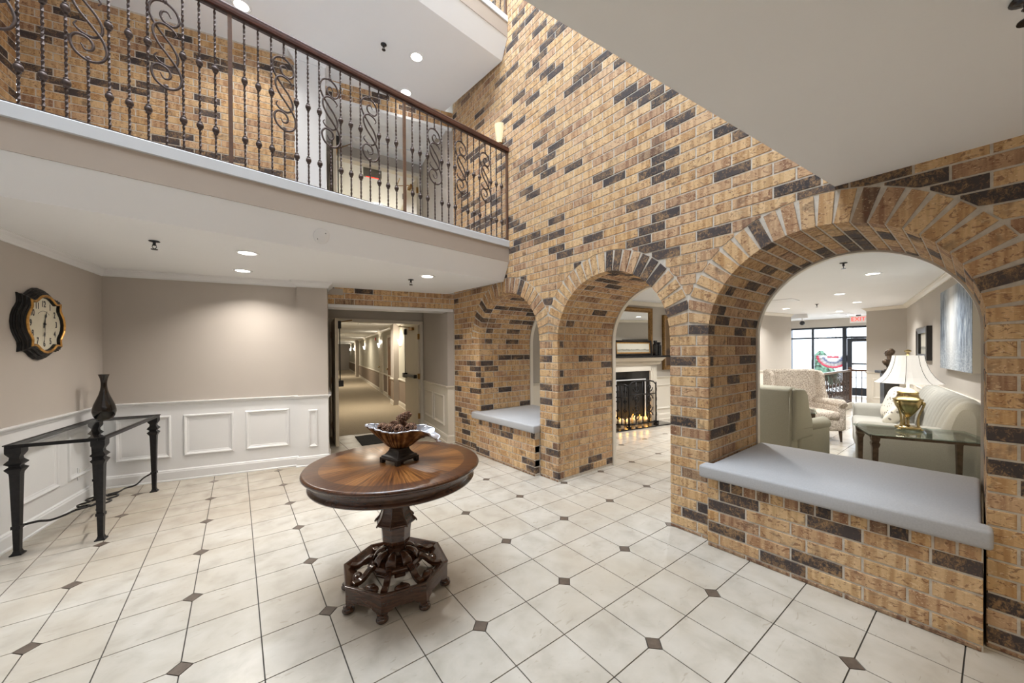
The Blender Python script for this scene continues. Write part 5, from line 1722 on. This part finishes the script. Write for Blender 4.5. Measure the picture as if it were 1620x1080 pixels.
# ---- storefront ---------------------------------------------------------------------------------------------
XS = 15.4
SF = frame(XS, 4.6, 180)              # x runs toward smaller Y
def storefront():
    ZT, ZTR = 2.15, 1.83
    mull = [.0, .62, 1.25, 2.02]
    w = struct(MB().box(-.1, 2.95, -.06, .06, ZT + .03, ZL).build('wall_entry_header', 'wall_taupe', None, SF), 'grey header wall over the entrance windows')
    def bar(mb, a, b, z0, z1, d=.055): mb.box(a, b, -d, d, z0, z1)
    for k, (a, b) in enumerate(((mull[0], mull[1]), (mull[1], mull[2]), (mull[2], mull[3]))):
        mb = MB(); f = .03
        bar(mb, a, a + f, 0, ZT + .03); bar(mb, b - f, b, 0, ZT + .03); bar(mb, a + f, b - f, 0, .10); bar(mb, a + f, b - f, ZT - .03, ZT + .03); bar(mb, a + f, b - f, ZTR - .025, ZTR + .025)
        o = struct(mb.build('window_%d' % (k + 1), 'storefront_black', None, SF), 'dark framed storefront window with transom')
        MB().box(a + f, b - f, -.004, .004, .10, ZTR - .025).build('pane', 'glass_window', o)
        MB().box(a + f, b - f, -.004, .004, ZTR + .025, ZT - .03).build('pane', 'glass_window', o)
    a, b = mull[3], 2.95
    mb = MB(); bar(mb, a, a + .07, 0, ZT + .03); bar(mb, b - .05, b, 0, ZT + .03); bar(mb, a + .07, b - .05, ZT - .03, ZT + .03); bar(mb, a + .07, b - .05, ZTR - .03, ZTR + .03)
    o = struct(mb.build('window_4', 'storefront_black', None, SF), 'dark frame around the entrance door')
    MB().box(a + .07, b - .05, -.004, .004, ZTR + .03, ZT - .03).build('pane', 'glass_window', o)
    mb = MB(); bar(mb, a + .08, a + .19, .02, ZTR - .035, .025); bar(mb, b - .16, b - .06, .02, ZTR - .035, .025); bar(mb, a + .19, b - .16, .02, .26, .025); bar(mb, a + .19, b - .16, ZTR - .14, ZTR - .035, .025)
    d = struct(mb.build('door_5', 'storefront_black', None, SF), 'dark framed glass entrance door')
    MB().box(a + .19, b - .16, -.004, .004, .26, ZTR - .14).build('pane', 'glass_window', d)
    MB().box(a + .19, b - .16, -.07, -.035, .98, 1.03).build('push_bar', 'chrome_dark', d)
    c = MB().box(a + .30, a + .56, -.08, -.025, ZTR - .13, ZTR - .07); c.tube([(a + .5, -.06, ZTR - .07), (a + .62, -.22, ZTR - .05), (a + .25, -.24, ZTR - .04)], .010, 6)
    c.build('door_closer', 'chrome_dark', d)
storefront()
exit_sign(frame(14.0, 2.04, 180, 2.20), 'white EXIT sign with red letters hanging before the entrance', True, .36, .19)
# bunting outside the window
def bunting():
    t = thing('patriotic_bunting', 'red, white and blue half-round bunting outside the entrance window', 'bunting', frame(15.475, 2.86, 180, 1.255))
    def arc(r0, r1, mat, nm, y):
        mb = MB()
        N = 40
        def f(u, v):
            a = pi + pi * u; r = r0 + (r1 - r0) * v
            return (r * cos(a), y + .012 * sin(u * 60), r * .95 * sin(a))
        mb.grid(f, N * 2, 2)
        o = mb.build(nm, mat, t, fix=False)
        md = o.modifiers.new('solidify', 'SOLIDIFY'); md.thickness = .004
    arc(.36, .43, 'bunting_red', 'red_border', 0)
    arc(.03, .36, 'bunting_white', 'white_field', 0)
    random.seed(3)
    for i in range(11):
        a = pi + pi * (.10 + .80 * i / 10)
        m = MB()
        m.box(-.022, -.008, -.020, -.016, -.03, .03); m.box(.008, .022, -.020, -.016, -.03, .03)
        m.box(-.02, .02, -.020, -.016, (-.03, -.006, .016)[i % 3], (-.016, .006, .03)[i % 3])
        m.build('blue_mark', 'bunting_blue', t, T(.245 * cos(a), 0, .235 * sin(a)) @ RY(-(a - 1.5 * pi)))
    MB().box(-.14, .14, -.022, -.016, -.065, -.02).build('red_bar', 'bunting_red', t)
    MB().tube([(-.43, 0, .005), (.43, 0, .005)], .006, 6).build('cord', 'bunting_white', t)
bunting()
# ---- outside ---------------------------------------------------------------------------------------------------
mb = MB().box(15.5, 70, -20, 34, -.15, -.02)
struct(mb.build('ground_outside', 'concrete', None), 'pale pavement outside the entrance')
mb = MB().box(17.6, 17.9, 3.95, 5.6, -.02, 3.2); 
struct(mb.build('wall_porch', 'concrete', None), 'white porch wall outside the window')
t = thing('porch_post', 'grey blue steel post outside the left window pane', 'post', T(16.6, 4.28, -.02))
MB().box(-.06, .06, -.06, .06, 0, 2.9).build('shaft', 'storefront_black', t)
MB().box(-.1, .1, -.1, .1, 0, .03).build('base_plate', 'storefront_black', t)
def shrub():
    t = thing('evergreen_tree', 'small conical evergreen outside the entrance window', 'tree', T(19.2, 3.95, -.02))
    MB().tube([(0, 0, 0), (0, 0, .5)], .06, 8).build('trunk', 'bark_pale', t)
    mb = MB(); random.seed(11)
    for i in range(900):
        f = random.random() ** .7; z = 1.45 - 1.25 * f
        r = .06 + .62 * f * random.random() ** .4; a = random.random() * 2 * pi
        M4 = T(r * cos(a), r * sin(a), z) @ RZ(a) @ RY(.5 + .6 * random.random()) @ Matrix.Scale(.6 + .7 * random.random(), 4)
        mb.add([(0, -.03, 0), (.14, -.05, .0), (.18, 0, -.01), (.14, .05, 0), (0, .03, 0)], [(0, 1, 2, 3, 4)], M4)
    o = mb.build('foliage', 'leaf_green', t, fix=False)
shrub()
random.seed(21)
for k in range(9):
    x, y = 34 + 4 * random.random(), 3.0 + k * 1.25
    t = thing('bare_tree', ['nearest', 'second', 'third', 'fourth', 'fifth', 'sixth', 'seventh', 'eighth', 'ninth'][k] + ' from the right of the pale bare trees beyond the pavement', 'tree', T(x, y, -.02), 'bare trees outside')
    MB().tube([(0, 0, 0), (.05, 0, 1.6), (0, .1, 3.6)], [.09, .06, .02], 7).build('trunk', 'bark_pale', t)
    br = MB()
    for i in range(26):
        z = .8 + 2.8 * random.random(); a = random.random() * 2 * pi; l = .5 + .9 * random.random()
        br.tube([(0, 0, z), (l * .5 * cos(a), l * .5 * sin(a), z + l * .45), (l * .7 * cos(a + .3), l * .7 * sin(a + .3), z + l)], [.022, .014, .005], 4)
    br.build('branches', 'bark_pale', t, fix=False)
# ---- lounge ceiling -----------------------------------------------------------------------------------------------
G4 = 'recessed lights in the lounge ceiling'
for x, y, lab in ((6.711, .84, 'nearest recessed light in the lounge ceiling seen through the large arch'), (8.657, 1.507, 'second recessed light in the lounge ceiling, left of the nearest'), (10.452, 1.543, 'recessed light in the lounge ceiling near the EXIT sign'),
                  (10.606, 2.818, 'recessed light in the lounge ceiling at the far left'), (12.523, 2.188, 'recessed light in the lounge ceiling beside the far air vent'), (14.155, 2.25, 'recessed light in the entry ceiling left of the EXIT sign'),
                  (14.125, 3.316, 'farthest left recessed light in the entry ceiling'), (6.2, 3.1, 'recessed light in the lounge ceiling before the fireplace mirror'), (5.0, 2.0, 'recessed light in the lounge ceiling behind the middle pier')):
    downlight(x, y, ZL - .001, lab, 21, G4, NEUT)
sprinkler(5.585, .939, ZL, 'fire sprinkler in the lounge ceiling above the large arch opening')
sprinkler(10.13, 2.139, ZL, 'small fire sprinkler far back in the lounge ceiling')
sprinkler(5.9, 3.35, ZL, 'small fire sprinkler in the ceiling before the fireplace')
for x, y, lab in ((8.82, 2.424, 'nearer square air vent in the lounge ceiling'), (13.47, 2.334, 'farther square air vent in the lounge ceiling')):
    t = thing('air_vent', lab, 'vent', T(x, y, ZL), 'air vents')
    MB().box(-.24, .24, -.24, .24, -.012, 0).build('plate', 'paint_white', t)
    for k in range(3):
        a = .16 - .05 * k
        MB().frame(-a, a, -a, a, [(0, 0), (0, .012), (.02, .018), (.02, 0)], mat=T(0, 0, -.012) @ RX(-pi / 2)).build('louvre', 'black_plastic' if k == 2 else 'paint_white', t)
t = thing('track_spot', 'white track box with round spot head on the lounge ceiling at the left', 'ceiling light', T(12.6, 3.08, ZL))
MB().box(-.05, .05, -.22, .22, -.12, 0).build('track_box', 'paint_white', t, bevel=.005)
MB().tube([(0, -.1, -.12), (0, -.1, -.20)], .010, 8).build('stem', 'paint_white', t)
s_ = MB(); sph(s_, (0, -.1, -.25), .06, 16, 12); s_.build('spot_head', 'chrome_dark', t)
